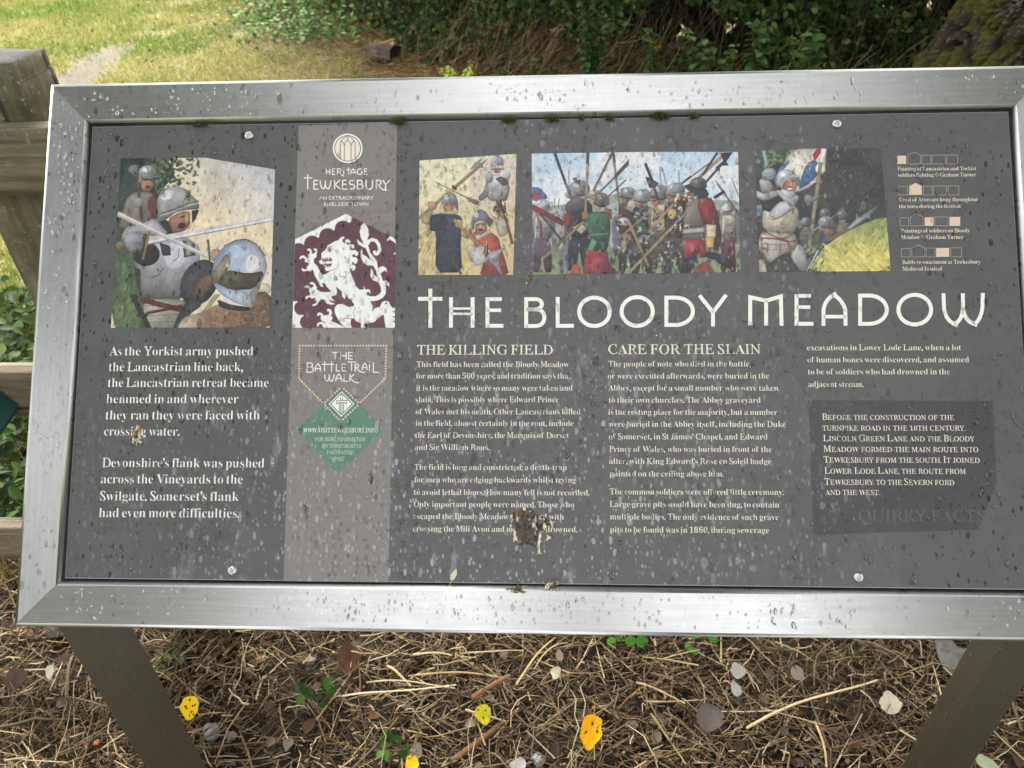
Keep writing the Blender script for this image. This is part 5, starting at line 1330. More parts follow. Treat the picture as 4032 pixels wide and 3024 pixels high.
# single straws, leaves and stones one can point at
def stalk(p, q, wd, col, label, z=.052, sag=.01, seed=0, name='straw_stalk', cat_='straw'):
    a, b = at_ground(*p, z), at_ground(*q, z)
    g = np.random.default_rng(seed)
    n, sides = 12, 8
    d = b - a; L = np.linalg.norm(d); d /= L
    s = np.cross(d, (0, 0, 1)); s /= np.linalg.norm(s); t = np.cross(s, d)
    V, Cc, Fs = [], [], []
    c0 = srgb(*col)
    ph = g.uniform(0, 6)
    for i in range(n + 1):
        u = i / n
        c = (b - a) * u + s * L * .018 * math.sin(u * 5 + ph) - np.array((0, 0, sag)) * (4 * (u - .5) ** 2) 
        r = wd / 2 * (1 - .3 * u) * (1.12 if i % 5 == 2 else 1)
        for k in range(sides):
            an = 2 * math.pi * k / sides
            V.append(c + s * r * math.cos(an) + t * r * .6 * math.sin(an)); Cc.append(c0 * g.uniform(.8, 1.12))
    for i in range(n):
        for k in range(sides):
            Fs.append((i * sides + k, i * sides + (k + 1) % sides, (i + 1) * sides + (k + 1) % sides, (i + 1) * sides + k))
    Fs += [(0, 1, 2, 3), (0, 3, 4, 7), (4, 5, 6, 7)] + [tuple(n * sides + i for i in q_) for q_ in ((3, 2, 1, 0), (7, 4, 3, 0), (7, 6, 5, 4))]
    o = link(name, mesh_np(name, V, Fs, np.array(Cc), True), M_DRY, None, T(a))
    return tag(o, label, cat_, 'loose stalks lying on the litter')
stalk((2942, 2856), (3450, 2660), .0062, (220, 198, 156), 'long thick pale straw stalk slanting between the white leaf and grey leaf', seed=1)
stalk((2028, 2682), (2186, 2500), .0052, (214, 182, 128), 'thick straw stalk standing steeply out from under the middle of the frame', seed=2)
stalk((1612, 2568), (1776, 2572), .0058, (216, 194, 154), 'short thick straw piece nearest the frame, left of the steep stalk', seed=3)
stalk((1808, 2566), (2060, 2556), .0046, (196, 174, 136), 'level straw right beside the short thick piece under the frame', seed=4)
stalk((1344, 2738), (1796, 2690), .0048, (218, 200, 166), 'long pale bowed straw near the middle of the litter', seed=5)
stalk((1440, 2678), (1790, 2694), .0040, (206, 188, 154), 'thin pale straw crossing the long bowed straw', seed=6)
stalk((1520, 2612), (1616, 2690), .0064, (206, 180, 134), 'stubby slanting straw above the crossing straws', seed=7)
stalk((1606, 2646), (2000, 2660), .0050, (190, 160, 116), 'long level tan straw in the middle of the litter', seed=8)
stalk((1860, 2740), (2010, 2650), .0120, (136, 104, 72), 'brown bark coloured stick in the middle of the litter', seed=9, name='brown_stick', cat_='stick')
stalk((1780, 2990), (2060, 2780), .0150, (120, 92, 62), 'broad curved piece of brown bark near the lower edge', z=.03, seed=10, name='bark_strip', cat_='bark')
stalk((252, 2730), (284, 2570), .0085, (128, 116, 92), 'grey green twig with a cut orange end beside the left leg', seed=11, name='cut_twig', cat_='twig')
stalk((3216, 2830), (3260, 3016), .0055, (204, 178, 130), 'straw stalk pointing down below the grey leaf', seed=12)
stalk((2560, 2800), (2700, 3000), .0045, (180, 150, 104), 'straw stalk right of the orange leaf leaning to the lower edge', seed=13)
stalk((10, 2640), (220, 2628), .0045, (206, 186, 146), 'pale straw at the far left beside the frame corner', seed=14)
stalk((2504, 2680), (2700, 2760), .0050, (198, 170, 124), 'slanting straw above and right of the orange leaf', seed=15)

def round_leaf(px, py, lpx, wpx, ang, col, label, name='fallen_leaf', spots=0, z=.050, tilt=(0.1, -.25), seed=0, on=None, cat_='leaf', col2=None, curl=.18, group='fallen leaves on the litter'):
    """a birch or poplar like leaf with stalk, serrated edge, veins as a crease"""
    g = np.random.default_rng(seed)
    D_ = 3000.0
    if on is None:
        c = at_ground(px, py, z); dist = np.linalg.norm(c - CAM)
    else:
        c = None; dist = 1.0
    k = dist / D_
    L, Wd = lpx * k, wpx * k
    na, nr = 60, 12
    V, Cc, Fs = [], [], []
    base = srgb(*col); b2 = srgb(*(col2 or col))
    sp = g.uniform(-.7, .7, (spots, 2))
    an_ = np.linspace(0, 2 * math.pi, na, endpoint=False)
    ragged = fbm(np.cos(an_) * 2.1 + seed * 2.7 + 9, np.sin(an_) * 2.1 + 9, seed)
    for j in range(nr + 1):
        q = j / nr
        for i in range(na):
            a = 2 * math.pi * i / na
            x, y = math.sin(a), -math.cos(a)
            shape = (1 - .34 * y * abs(y)) * (1 - .25 * max(0, abs(y) - .6)) * (1 + (.55 * (ragged[i] - .5) + (.025 if i % 2 else -.02)))
            yy = y * (1.12 if y > .8 else 1)
            X, Y = q * x * shape * Wd / 2, q * yy * L / 2
            Z = curl * Wd * (X / Wd) ** 2 * 2 - .05 * abs(X) + curl * .5 * L * (Y / L) ** 2 + .0016 * mnoise.noise(Vector((X * 60, Y * 60, seed)))
            vein = abs(((Y / L * 7 - abs(X) / Wd * 3.4 + 20) % 1) - .5) < .07 or abs(X) < Wd * .022
            t = np.clip(g.normal(.4 + .5 * q * (col2 is not None), .2), 0, 1)
            cc = (base * (1 - t) + b2 * t) * g.uniform(.92, 1.06) * (.84 if vein else 1)
            for s_ in sp:
                if math.hypot(q * x - s_[0], q * y - s_[1]) < .11: cc = srgb(60, 44, 24)
            V.append((X, Y, Z)); Cc.append(cc)
    for j in range(nr):
        for i in range(na):
            Fs.append((j * na + i, (j + 1) * na + i, (j + 1) * na + (i + 1) % na, j * na + (i + 1) % na))
    b = len(V); w_ = max(.0006, Wd * .018)
    for i in range(5):
        t = i / 4
        for dx, dz in ((-w_, 0), (w_, 0), (0, w_ * 1.3)):
            V.append((dx + Wd * .07 * t * t, -L / 2 - t * L * .42 + L * .05, dz + .002)); Cc.append(base * .75)
    for i in range(4):
        for s_ in range(3):
            Fs.append((b + i * 3 + s_, b + i * 3 + (s_ + 1) % 3, b + i * 3 + 3 + (s_ + 1) % 3, b + i * 3 + 3 + s_))
    rot = Matrix.Rotation(math.radians(ang), 4, 'Z')
    me = mesh_np(name, V, Fs, np.array(Cc), True)
    if on is None:
        mw = T(c) @ Matrix.Rotation(tilt[0], 4, 'Y') @ Matrix.Rotation(-tilt[1] + .25, 4, 'X') @ rot
    else:
        u, v = uv(px, py); mw = PM @ Matrix.Translation((u, v, on)) @ rot
    o = link(name, me, M_DRY, None, mw)
    return tag(o, label, cat_, group)
YEL = (240, 196, 34)
round_leaf(748, 2785, 72, 62, 190, YEL, 'yellow leaf with black dots beside the left leg', spots=9, seed=1)
round_leaf(1903, 2812, 66, 60, 200, (214, 190, 40), 'greenish yellow leaf with a brown edge in the middle of the litter', spots=3, seed=2, col2=(186, 180, 50))
round_leaf(2326, 2880, 112, 78, 170, (242, 176, 24), 'large orange yellow curled leaf, biggest of the bright leaves', spots=4, seed=3, curl=.35)
round_leaf(1622, 3004, 46, 50, 130, (240, 200, 40), 'bright yellow leaf cut by the lower edge', spots=2, seed=4)
round_leaf(3504, 2768, 68, 70, 8, (206, 196, 170), 'cream white leaf with stalk left of the right leg', seed=5)
round_leaf(2790, 2826, 92, 98, 160, (136, 126, 118), 'large grey rounded leaf near the right, biggest of the grey leaves', seed=6, col2=(98, 88, 82), curl=.45)
round_leaf(2904, 2640, 52, 54, 30, (178, 174, 162), 'small pale grey leaf above the large grey leaf', seed=7)
round_leaf(2897, 2712, 50, 36, 20, (170, 170, 166), 'narrow pale grey leaf just below the small grey leaf', seed=8)
round_leaf(2203, 2580, 40, 28, 10, (160, 140, 122), 'small beige leaf close under the frame near the middle', seed=9)
round_leaf(2188, 2648, 36, 44, 70, (206, 198, 170), 'pale torn leaf under the steep straw', seed=10)
round_leaf(60, 2668, 60, 70, 40, (88, 70, 60), 'dark brown lobed leaf at the far left', seed=11)
round_leaf(1375, 2590, 110, 76, 20, (84, 60, 46), 'big red brown dead leaf below the frame left of the middle', seed=12, curl=.5, z=.035, col2=(104, 72, 54))
round_leaf(2040, 3010, 56, 40, 100, (198, 196, 186), 'whitish leaf at the lower edge near the middle', seed=13)
round_leaf(1788, 2262, 44, 18, -22, (214, 208, 188), 'small cream leaf lying on the board above the lower frame', on=.003, seed=14, group=None)
round_leaf(3885, 3004, 72, 34, 250, (168, 176, 140), 'pale green striped leaf below the right leg', seed=15)
round_leaf(196, 2646, 44, 26, 200, (206, 198, 180), 'small white leaf hanging on a straw beside the left leg', seed=16)

def stone(px, py, rpx, col, label, seed, squash=.6):
    c = at_ground(px, py, .03); r = rpx * np.linalg.norm(c - CAM) / 3000
    import bmesh
    bm = bmesh.new(); bmesh.ops.create_icosphere(bm, subdivisions=4, radius=r)
    for v in bm.verts:
        q = v.co / r
        n_ = mnoise.noise(q * 1.4 + Vector((seed * 3.1, 0, 0))) * .35 + mnoise.noise(q * 4 + Vector((seed, 5, 0))) * .12
        v.co = v.co * (1 + n_); v.co.z *= squash
    me = bpy.data.meshes.new('stone'); bm.to_mesh(me); bm.free()
    for p_ in me.polygons: p_.use_smooth = True
    o = link('stone', me, simple('stone', srgb(*col), .8, 0, .5, 60, c2=srgb(*[q * .7 for q in col])), None, T(c))
    tag(o, label, 'stone', 'stones in the litter')
stone(833, 2880, 29, (158, 156, 148), 'pale grey stone right of the left leg below the yellow leaf', 1)
stone(912, 2896, 16, (128, 120, 108), 'small brown grey stone beside the pale stone', 2)
stone(1225, 2600, 16, (150, 146, 140), 'small grey stone left of the red brown leaf', 3)
stone(2120, 2990, 24, (170, 172, 174), 'whitish stone at the lower edge right of the whitish leaf', 4)
stone(380, 2924, 9, (206, 140, 84), 'tiny orange pebble beside the foot of the left leg', 5)

def seedling(px, py, n, size, label, seed, col=((58, 92, 36), (78, 116, 48), (44, 74, 30)), h=.05, name='green_seedling', cat_='seedling', group='green seedlings in the litter', z=.02, spread=1.0):
    g = np.random.default_rng(seed)
    c = at_ground(px, py, z)
    o = tag(empty(name, tuple(c)), label, cat_, group)
    dv = np.stack([g.normal(0, .6 * spread, n), g.normal(-.1, .6 * spread, n), np.abs(g.normal(.8, .3, n))], -1)
    dv /= np.linalg.norm(dv, axis=1, keepdims=True)
    tips = dv * g.uniform(.5, 1, (n, 1)) * h
    V, Fs, Cc = stems(np.zeros((n, 3)), tips, np.linalg.norm(tips, axis=1), np.full(n, size * .05 + .0005), palette(n, ((96, 110, 60),), g), g.normal(0, .05, n))
    link('stem', mesh_np('stem', V + c, Fs, Cc, True), M_LEAF, o).data.transform(Matrix.Translation(-c))
    bpy.data.objects
    k = n * 3
    nr = np.stack([g.normal(0, .4, k), g.normal(-.35, .4, k), np.ones(k)], -1)
    pos = np.repeat(tips, 3, 0)
    V, Fs, Cc = scatter(np.array(LEAF_V) * (1.5, 1, 1), LEAF_F, pos + c, frames(nr, g.uniform(0, 6.28, k)), g.uniform(.7, 1.1, k) * size, palette(k, col, g))
    link('leaves', mesh_np('leaves', V, Fs, Cc), M_LEAF, o).data.transform(Matrix.Translation(-c))
    for ch in o.children: ch.matrix_local = Matrix.Identity(4)
    return o
seedling(1268, 2760, 7, .026, 'dark green seedling in the litter below the taupe band', 1)
seedling(1545, 2960, 7, .021, 'green seedling with round leaves next to the cut yellow leaf', 2)
seedling(2474, 2528, 3, .028, 'bright green leaf shoot under the frame, left of the pair', 3, ((96, 150, 60), (80, 130, 50)))
seedling(2725, 2525, 4, .024, 'bright green leaf shoot under the frame, right of the pair', 4, ((96, 150, 60), (80, 130, 50)))
seedling(690, 2640, 6, .013, 'green clover like seedling beside the left leg', 5, ((96, 116, 64), (78, 100, 56)))
def tuft(px, py, n, L, label, seed, cols=((98, 116, 62), (128, 140, 84), (150, 148, 104))):
    g = np.random.default_rng(seed); c = at_ground(px, py, .01)
    dv = np.stack([g.normal(0, .7, n), g.normal(0, .7, n), np.abs(g.normal(.8, .3, n))], -1)
    V, Fs, Cc = stems(g.normal(0, .008, (n, 3)) * (1, 1, 0), dv, g.uniform(.4, 1, n) * L, np.full(n, .0022), palette(n, cols, g), g.normal(0, .12, n))
    o = link('grass_tuft', mesh_np('grass_tuft', V, Fs, Cc, True), M_LEAF, None, T(c))
    tag(o, label, 'grass tuft', 'grass tufts')
tuft(680, 2590, 34, .11, 'small grey green grass tuft just right of the left leg', 1)
tuft(40, 2280, 60, .14, 'yellowish grass tuft at the far left below the lowest rail', 2, ((150, 130, 84), (176, 152, 100), (110, 120, 60)))

# galvanised ground plates beside the legs
M_GALV = simple('weathered_zinc', srgb(112, 110, 102), .6, .35, .4, 40, c2=srgb(84, 82, 76))
def ground_plate(px, py, w_, h_, rotz, lean, label):
    c = at_ground(px, py, .015)
    n = 28
    hole = [(w_ * .18 + w_ * .22 * math.cos(2 * math.pi * i / n), h_ * .22 + h_ * .15 * math.sin(2 * math.pi * i / n)) for i in range(n)]
    out = []
    for i in range(n):
        s_ = (i / n * 4 + .5) % 4; e = s_ % 1 - .5
        x, y = [(.5, e), (-e, .5), (-.5, -e), (e, -.5)][int(s_)]
        x, y = x * w_, y * h_
        if y < -h_ * .2: x *= 1 - .45 * (-y - h_ * .2) / (h_ * .3)
        out.append((x, y))
    th = .004
    V = [(x, y, th) for x, y in out] + [(x, y, th) for x, y in hole] + [(x, y, 0) for x, y in out] + [(x, y, 0) for x, y in hole]
    Fs = []
    for i in range(n):
        j = (i + 1) % n
        Fs += [(i, j, n + j, n + i), (2 * n + j, 2 * n + i, 3 * n + i, 3 * n + j), (j, i, 2 * n + i, 2 * n + j), (n + i, n + j, 3 * n + j, 3 * n + i)]
    for sx, sy in ((-.3, .02), (.12, -.22)):      # two short raised ribs
        b = len(V); x, y = sx * w_, sy * h_
        V += [(x - .011, y - .003, th), (x + .011, y - .005, th), (x + .012, y + .003, th), (x - .010, y + .004, th), (x - .008, y - .001, th + .003), (x + .008, y - .002, th + .003), (x + .009, y + .001, th + .003), (x - .008, y + .002, th + .003)]
        Fs += [(b, b + 1, b + 5, b + 4), (b + 1, b + 2, b + 6, b + 5), (b + 2, b + 3, b + 7, b + 6), (b + 3, b, b + 4, b + 7), (b + 4, b + 5, b + 6, b + 7)]
    mw = T(c + np.array((0, 0, .03))) @ Matrix.Rotation(rotz, 4, 'Z') @ Matrix.Rotation(lean, 4, 'X')
    o = link('ground_plate', mesh_np('ground_plate', V, Fs), M_GALV, None, mw)
    tag(o, label, 'metal plate', 'galvanised plates by the legs')
ground_plate(3748, 2598, .085, .125, -.12, .25, 'grey weathered metal plate with an oval hole beside the right leg')
ground_plate(262, 2440, .085, .125, .2, .35, 'pale metal plate mostly hidden behind the left leg and frame')

# ------------------------------------------------------------------ wooden fence behind the left end of the board
def wood(name, axis, moss_=.2):
    m, n, l, b = mat(name)
    tc = n.new('ShaderNodeTexCoord')
    st = {'x': (5, 85, 85), 'z': (60, 60, 5)}[axis]
    g1 = noise_(n, l, mapping_(n, l, tc.outputs['Object'], st), 1, 6, .65)
    g2 = noise_(n, l, tc.outputs['Object'], 9, 6, .7); g3 = noise_(n, l, tc.outputs['Object'], 70, 5, .7)
    c = mix_(n, l, ramp_(n, l, g1, .3, .7), srgb(80, 72, 57), srgb(142, 130, 106))
    c = mix_(n, l, math_(n, l, 'MULTIPLY', ramp_(n, l, g2, .4, .65), moss_ * 2.2), c, srgb(78, 80, 52))
    c = mix_(n, l, math_(n, l, 'MULTIPLY', ramp_(n, l, g3, .60, .68), moss_ * 2), c, srgb(160, 164, 138))
    crack = ramp_(n, l, noise_(n, l, mapping_(n, l, tc.outputs['Object'], tuple(q * .5 for q in st)), 1, 2), .36, .30)
    c = mix_(n, l, math_(n, l, 'MULTIPLY', crack, .8), c, (.012, .010, .008))
    if axis == 'z':      # dark end grain
        ge = n.new('ShaderNodeNewGeometry'); sx_ = n.new('ShaderNodeSeparateXYZ'); l.new(ge.outputs['True Normal'], sx_.inputs[0])
        c = mix_(n, l, math_(n, l, 'MULTIPLY', ramp_(n, l, sx_.outputs[2], .55, .85), .85), c, srgb(52, 52, 52))
    l.new(c, b.inputs['Base Color']); b.inputs['Roughness'].default_value = .85
    bump_(n, l, math_(n, l, 'ADD', g1, math_(n, l, 'MULTIPLY', g3, .6)), .8, .006, b)
    return m
def rough_beam(name, x0, x1, y0, y1, z0, z1, m, parent, seg=(30, 4, 6), amp=.003, seed=0):
    import bmesh
    bm = bmesh.new(); bmesh.ops.create_cube(bm, size=1)
    big = max(range(3), key=lambda i: (x1 - x0, y1 - y0, z1 - z0)[i])
    bmesh.ops.bevel(bm, geom=bm.edges[:], offset=.02, segments=2, affect='EDGES')
    for ax in range(3):
        for k in range(1, seg[ax]):
            t = k / seg[ax] - .5
            co = [0, 0, 0]; co[ax] = t; no = [0, 0, 0]; no[ax] = 1
            bmesh.ops.bisect_plane(bm, geom=bm.verts[:] + bm.edges[:] + bm.faces[:], plane_co=co, plane_no=no)
    c = Vector(((x0 + x1) / 2, (y0 + y1) / 2, (z0 + z1) / 2)); s = Vector((x1 - x0, y1 - y0, z1 - z0))
    for v in bm.verts:
        q = Vector((v.co.x * s.x, v.co.y * s.y, v.co.z * s.z))
        f_ = Vector((6, 6, 6)); f_[big] = 1.2
        n_ = mnoise.noise_vector(Vector((q.x * f_.x + seed, q.y * f_.y, q.z * f_.z))) + mnoise.noise_vector(Vector((q.x * f_.x * 4 + seed, q.y * f_.y * 4, q.z * f_.z * 4))) * .5
        v.co = q + n_ * amp
    me = bpy.data.meshes.new(name); bm.to_mesh(me); bm.free()
    for p_ in me.polygons: p_.use_smooth = True
    return link(name, me, m, parent, Matrix.Translation(c))
FY = 1.19
fence = tag(empty('wooden_fence', (-1.0, FY + .06, 0)), 'weathered grey three rail wooden fence with a mossy post behind the left of the board', 'fence')
zt = lambda y, Y, x=40: at_y(x, y, Y)[2]
post_l, post_r = at_y(40, 1008, FY)[0], at_y(39, 285, FY)[0]
M_WOODP, M_WOODR = wood('post_wood', 'z', .5), wood('rail_wood', 'x', .2)
PT = zt(262, FY)
rough_beam('post', post_l, post_r, FY, FY + .118, -.1, PT, M_WOODP, fence, (4, 4, 60), .005, 1)
for yt, yb in ((506, 768), (1472, 1638), (2090, 2206)):
    rough_beam('rail', -2.9, -.58, FY - .04, FY - .001, zt(yb, FY - .04), zt(yt, FY - .04), M_WOODR, fence, (50, 3, 6), .003, yt)
p2 = rough_beam('post', -2.7, -2.58, FY, FY + .118, -.1, PT, M_WOODP, fence, (4, 4, 40), .005, 9)

# dark green board edge at the far left
c = at_y(-116, 1708, 1.05)
gb = tag(empty('green_board', tuple(c)), 'dark green painted board end with a pale lower edge poking in at far left', 'board')
def slab(name, sx, sy, sz, off, m):
    import bmesh
    bm = bmesh.new(); bmesh.ops.create_cube(bm, size=1)
    for v in bm.verts: v.co = Vector((v.co.x * sx, v.co.y * sy, v.co.z * sz)) + Vector(off)
    bmesh.ops.bevel(bm, geom=bm.edges[:], offset=.006, segments=3, affect='EDGES')
    me = bpy.data.meshes.new(name); bm.to_mesh(me); bm.free()
    o = link(name, me, m, gb, T(c) @ Matrix.Rotation(math.radians(58), 4, 'Y') @ Matrix.Rotation(.1, 4, 'Z'))
    return o
slab('painted_top', .26, .20, .022, (-.09, 0, .013), simple('dark_green_paint', srgb(22, 62, 58), .4, 0, .1, 30, c2=srgb(28, 74, 68)))
slab('pale_edge', .25, .19, .012, (-.09, 0, -.0042), simple('bare_board', srgb(206, 198, 188), .7, 0, .3, 60, c2=srgb(176, 166, 150)))

# ------------------------------------------------------------------ meadow grass
def meadow():
    parts = []
    for n, x0, x1, y0, y1 in ((120000, -7.5, .2, 4.6, 11.5), (26000, -9, -1, 11.5, 18), (30000, -15, -7.5, 3, 14), (22000, -9, -2.1, .2, 4.6), (14000, -3.2, -.6, 2.4, 4.8), (12000, .2, 3, 2.6, 5)):
        x, y = rng.uniform(x0, x1, n), rng.uniform(y0, y1, n)
        b = brown(x, y); pd = path_dist(x, y)
        keep = (rng.random(n) > np.clip(b * 1.1, 0, .93)) & (rng.random(n) > np.clip(pd * 2.4, 0, .93)) & (y < hedge_y(x) + .2) & (fbm(x * 2.4 + 9, y * 2.4 + 9, 61) + rng.normal(0, .08, n) > .30)
        x, y = x[keep], y[keep]; k = len(x)
        dry = np.clip((fbm(x * 1.1 + 3, y * 1.1 + 3, 51) - .435) * 3.2 + rng.normal(0, .3, k), 0, 1)[:, None]
        gr = palette(k, ((120, 146, 58), (102, 132, 50), (142, 160, 74), (92, 122, 48)), jit=.2)
        dr = palette(k, ((192, 180, 116), (172, 160, 96), (206, 196, 140), (152, 148, 84)), jit=.2)
        col = gr * (1 - dry) + dr * dry
        dv = np.stack([rng.normal(0, .55, k), rng.normal(0, .55, k), np.abs(rng.normal(.75, .25, k))], -1)
        L = rng.uniform(.03, .085, k) * (1 + .6 * fbm(x * 1.5, y * 1.5 + 20, 71))
        V = scatter(BLADE_V, BLADE_F, np.stack([x, y, gh(x, y) - .004], -1), along(dv, rng.uniform(0, 6.28, k)), np.stack([rng.uniform(.004, .008, k), L, L], -1), col)
        parts.append(V)
    V, Fs, Cc = cat(parts)
    o = link('meadow_grass', mesh_np('meadow_grass', V, Fs, Cc), M_LEAF)
    tag(o, 'short yellow green meadow grass with worn patches', 'grass', kind='stuff')
    # clover like broad leaves in the grass
    n = 2600
    x, y = rng.uniform(-6.5, -.8, n), rng.uniform(4.6, 11, n)
    keep = (fbm(x * 1.7 + 13, y * 1.7 + 3, 81) > .52) & (path_dist(x, y) < .2) & (y < hedge_y(x)) & (brown(x, y) < .7)
    x, y = x[keep], y[keep]; k = len(x)
    nr = np.stack([rng.normal(0, .4, k), rng.normal(-.2, .4, k), np.ones(k)], -1)
    V, Fs, Cc = scatter(np.array(LEAF_V) * (1.6, 1, 1), LEAF_F, np.stack([x, y, rng.uniform(.02, .07, k)], -1), frames(nr, rng.uniform(0, 6.28, k)), rng.uniform(.02, .042, k), palette(k, ((92, 118, 46), (108, 130, 54), (76, 100, 40))))
    o = link('meadow_weeds', mesh_np('meadow_weeds', V, Fs, Cc), M_LEAF)
    tag(o, 'low broad leaved weeds among the meadow grass', 'weeds', kind='stuff')
meadow()
def dry_litter():
    n = 26000
    x = rng.uniform(-4.2, 1.5, n); y = hedge_y(x) - rng.exponential(.75, n) + .35
    keep = (y > 3.4) & (path_dist(x, y) < .2); x, y = x[keep], y[keep]; k = len(x)
    th = rng.uniform(0, 6.28, k); el = np.abs(rng.normal(0, .18, k))
    Dv = np.stack([np.cos(th) * np.cos(el), np.sin(th) * np.cos(el), np.sin(el)], -1)
    p = stems(np.stack([x, y, rng.uniform(0, .05, k)], -1), Dv, rng.uniform(.05, .26, k), rng.uniform(.002, .005, k), palette(k, ((150, 118, 78), (176, 146, 100), (118, 88, 58), (92, 70, 48), (190, 164, 118)), jit=.22), rng.normal(0, .14, k), 3)
    o = link('dry_grass', mesh_np('dry_grass', p[0], p[1], p[2], True), M_DRY)
    tag(o, 'flattened brown dry grass and twigs in front of the hedge', 'dry grass', kind='stuff')
dry_litter()
# weeds at the far left beyond the fence
def left_weeds():
    n = 3400
    x, y = rng.uniform(-2.6, -.75, n), rng.uniform(1.36, 2.7, n)
    keep = fbm(x * 3 + 3, y * 3 + 3, 91) > .36; x, y = x[keep], y[keep]; k = len(x)
    nr = np.stack([rng.normal(0, .5, k), rng.normal(-.3, .5, k), np.ones(k)], -1)
    A = scatter(LEAF_V, LEAF_F, np.stack([x, y, rng.uniform(.01, .16, k)], -1), frames(nr, rng.uniform(0, 6.28, k)), rng.uniform(.03, .075, k), palette(k, ((50, 74, 32), (64, 90, 40), (40, 60, 28), (82, 104, 50)), jit=.25))
    x, y = rng.uniform(-2.6, -.7, 5200), rng.uniform(1.33, 2.7, 5200); k = len(x)
    dv = np.stack([rng.normal(0, .5, k), rng.normal(0, .5, k), np.abs(rng.normal(.8, .25, k))], -1)
    B_ = scatter(BLADE_V, BLADE_F, np.stack([x, y, np.zeros(k)], -1), along(dv, rng.uniform(0, 6.28, k)), np.stack([rng.uniform(.003, .006, k), rng.uniform(.06, .18, k), np.full(k, .1)], -1), palette(k, ((66, 88, 40), (92, 102, 56), (116, 110, 72))))
    V, Fs, Cc = cat([A, B_])
    o = link('verge_weeds', mesh_np('verge_weeds', V, Fs, Cc), M_LEAF)
    tag(o, 'dense green weeds growing beyond the fence rails', 'weeds', kind='stuff')
left_weeds()

# ------------------------------------------------------------------ hedge
def hedge():
    g = np.random.default_rng(77)
    o = tag(empty('hedge', (0.8, 6.2, 0)), 'dark bramble hedge with dead stems standing behind the board', 'hedge')
    parts = []
    for n, z0, z1, d0, d1, s0, s1, cols, thr in (
            (95000, .02, 1.2, -.22, .9, .022, .062, ((44, 66, 30), (56, 84, 38), (34, 52, 24), (74, 100, 48), (48, 62, 34), (92, 112, 60)), .45),
            (22000, 1.0, 3.2, .0, 1.6, .06, .13, ((44, 64, 30), (56, 80, 38), (36, 54, 26)), .40),
            (7000, .0, .5, -.35, .3, .02, .05, ((70, 92, 44), (52, 74, 34), (96, 86, 54), (112, 84, 52)), .52)):
        x = g.uniform(-7, 7.4, n) if z1 > 2 else g.uniform(-4.6, 4.4, n)
        z = g.uniform(z0, z1, n); d = g.uniform(d0, d1, n) + .12 * z
        y = hedge_y(x) + d + .25 * (fbm(x * 1.7 + 40, z * 1.7 + 40, 33) - .5)
        cl = fbm(x * 2.6 + 7, y * 2.6 + z * 2.6 + 7, 35) * .5 + fbm(x * 2.4 + 17, z * 3.4 + 7, 36) * .5
        keep = cl + g.normal(0, .035, n) > thr
        x, y, z = x[keep], y[keep], z[keep]; k = len(x)
        nr = np.stack([g.normal(0, .55, k), g.normal(-.6, .5, k), np.abs(g.normal(.7, .4, k))], -1)
        parts.append(scatter(np.array(LEAF_V) * (1.25, 1, 1.5), LEAF_F, np.stack([x, y, z], -1), frames(nr, g.uniform(0, 6.28, k)), g.uniform(s0, s1, k), palette(k, cols, g, .22)))
    V, Fs, Cc = cat(parts)
    link('foliage', mesh_np('foliage', V, Fs, Cc), M_LEAF, o)
    # twiggy stems
    n = 1500
    x = g.uniform(-5, 6.5, n); y = hedge_y(x) + g.uniform(-.1, .8, n)
    dv = np.stack([g.normal(0, .5, n), g.normal(-.12, .35, n), np.abs(g.normal(.9, .3, n))], -1)
    A = stems(np.stack([x, y, np.zeros(n)], -1), dv, g.uniform(.4, 1.5, n), g.uniform(.003, .009, n), palette(n, ((84, 72, 56), (64, 54, 42), (104, 92, 74), (72, 80, 46)), g), g.normal(0, .12, n), 6)
    link('stems', mesh_np('stems', A[0], A[1], A[2], True), M_DRY, o)
    # dead grass hanging out of the hedge, leaning down to the left
    parts = []
    for n, p0, p1, wd in ((520, (1600, 300), (2300, 40), .6), (300, (1500, 240), (2000, 60), .5), (90, (2500, 280), (3500, 120), .6)):
        px, py = g.uniform(p0[0], p1[0], n), g.uniform(p1[1], p0[1], n)
        xs = at_y(px, py, 5.9) if False else None
        x = (px - 2016) / 3000 * 6.4 + g.normal(0, .06, n); y = hedge_y(x) - g.uniform(-.1, .35, n)
        z = g.uniform(.0, .34, n)
        lean = g.normal(.75, .35, n)
        dv = np.stack([np.sin(lean), g.normal(.15, .3, n), np.cos(lean) * .9], -1)
        parts.append(stems(np.stack([x, y, z * .4], -1), dv, g.uniform(.2, .65, n), g.uniform(.003, .0065, n), palette(n, ((146, 120, 88), (120, 98, 72), (172, 148, 112), (98, 82, 62)), g, .2), g.normal(.06, .12, n), 5))
    V, Fs, Cc = cat(parts)
    link('dead_grass', mesh_np('dead_grass', V, Fs, Cc, True), M_DRY, o)
    # big dark leaf layer added behind to block the sky
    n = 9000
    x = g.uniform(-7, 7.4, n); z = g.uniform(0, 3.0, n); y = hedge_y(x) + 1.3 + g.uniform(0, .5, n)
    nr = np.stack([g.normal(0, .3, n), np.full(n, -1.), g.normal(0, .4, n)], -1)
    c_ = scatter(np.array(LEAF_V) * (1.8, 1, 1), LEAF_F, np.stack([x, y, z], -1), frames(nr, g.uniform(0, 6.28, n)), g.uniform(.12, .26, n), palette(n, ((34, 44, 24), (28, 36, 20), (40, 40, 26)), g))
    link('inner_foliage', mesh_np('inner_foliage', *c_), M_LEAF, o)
hedge()
def rel(o):
    pass
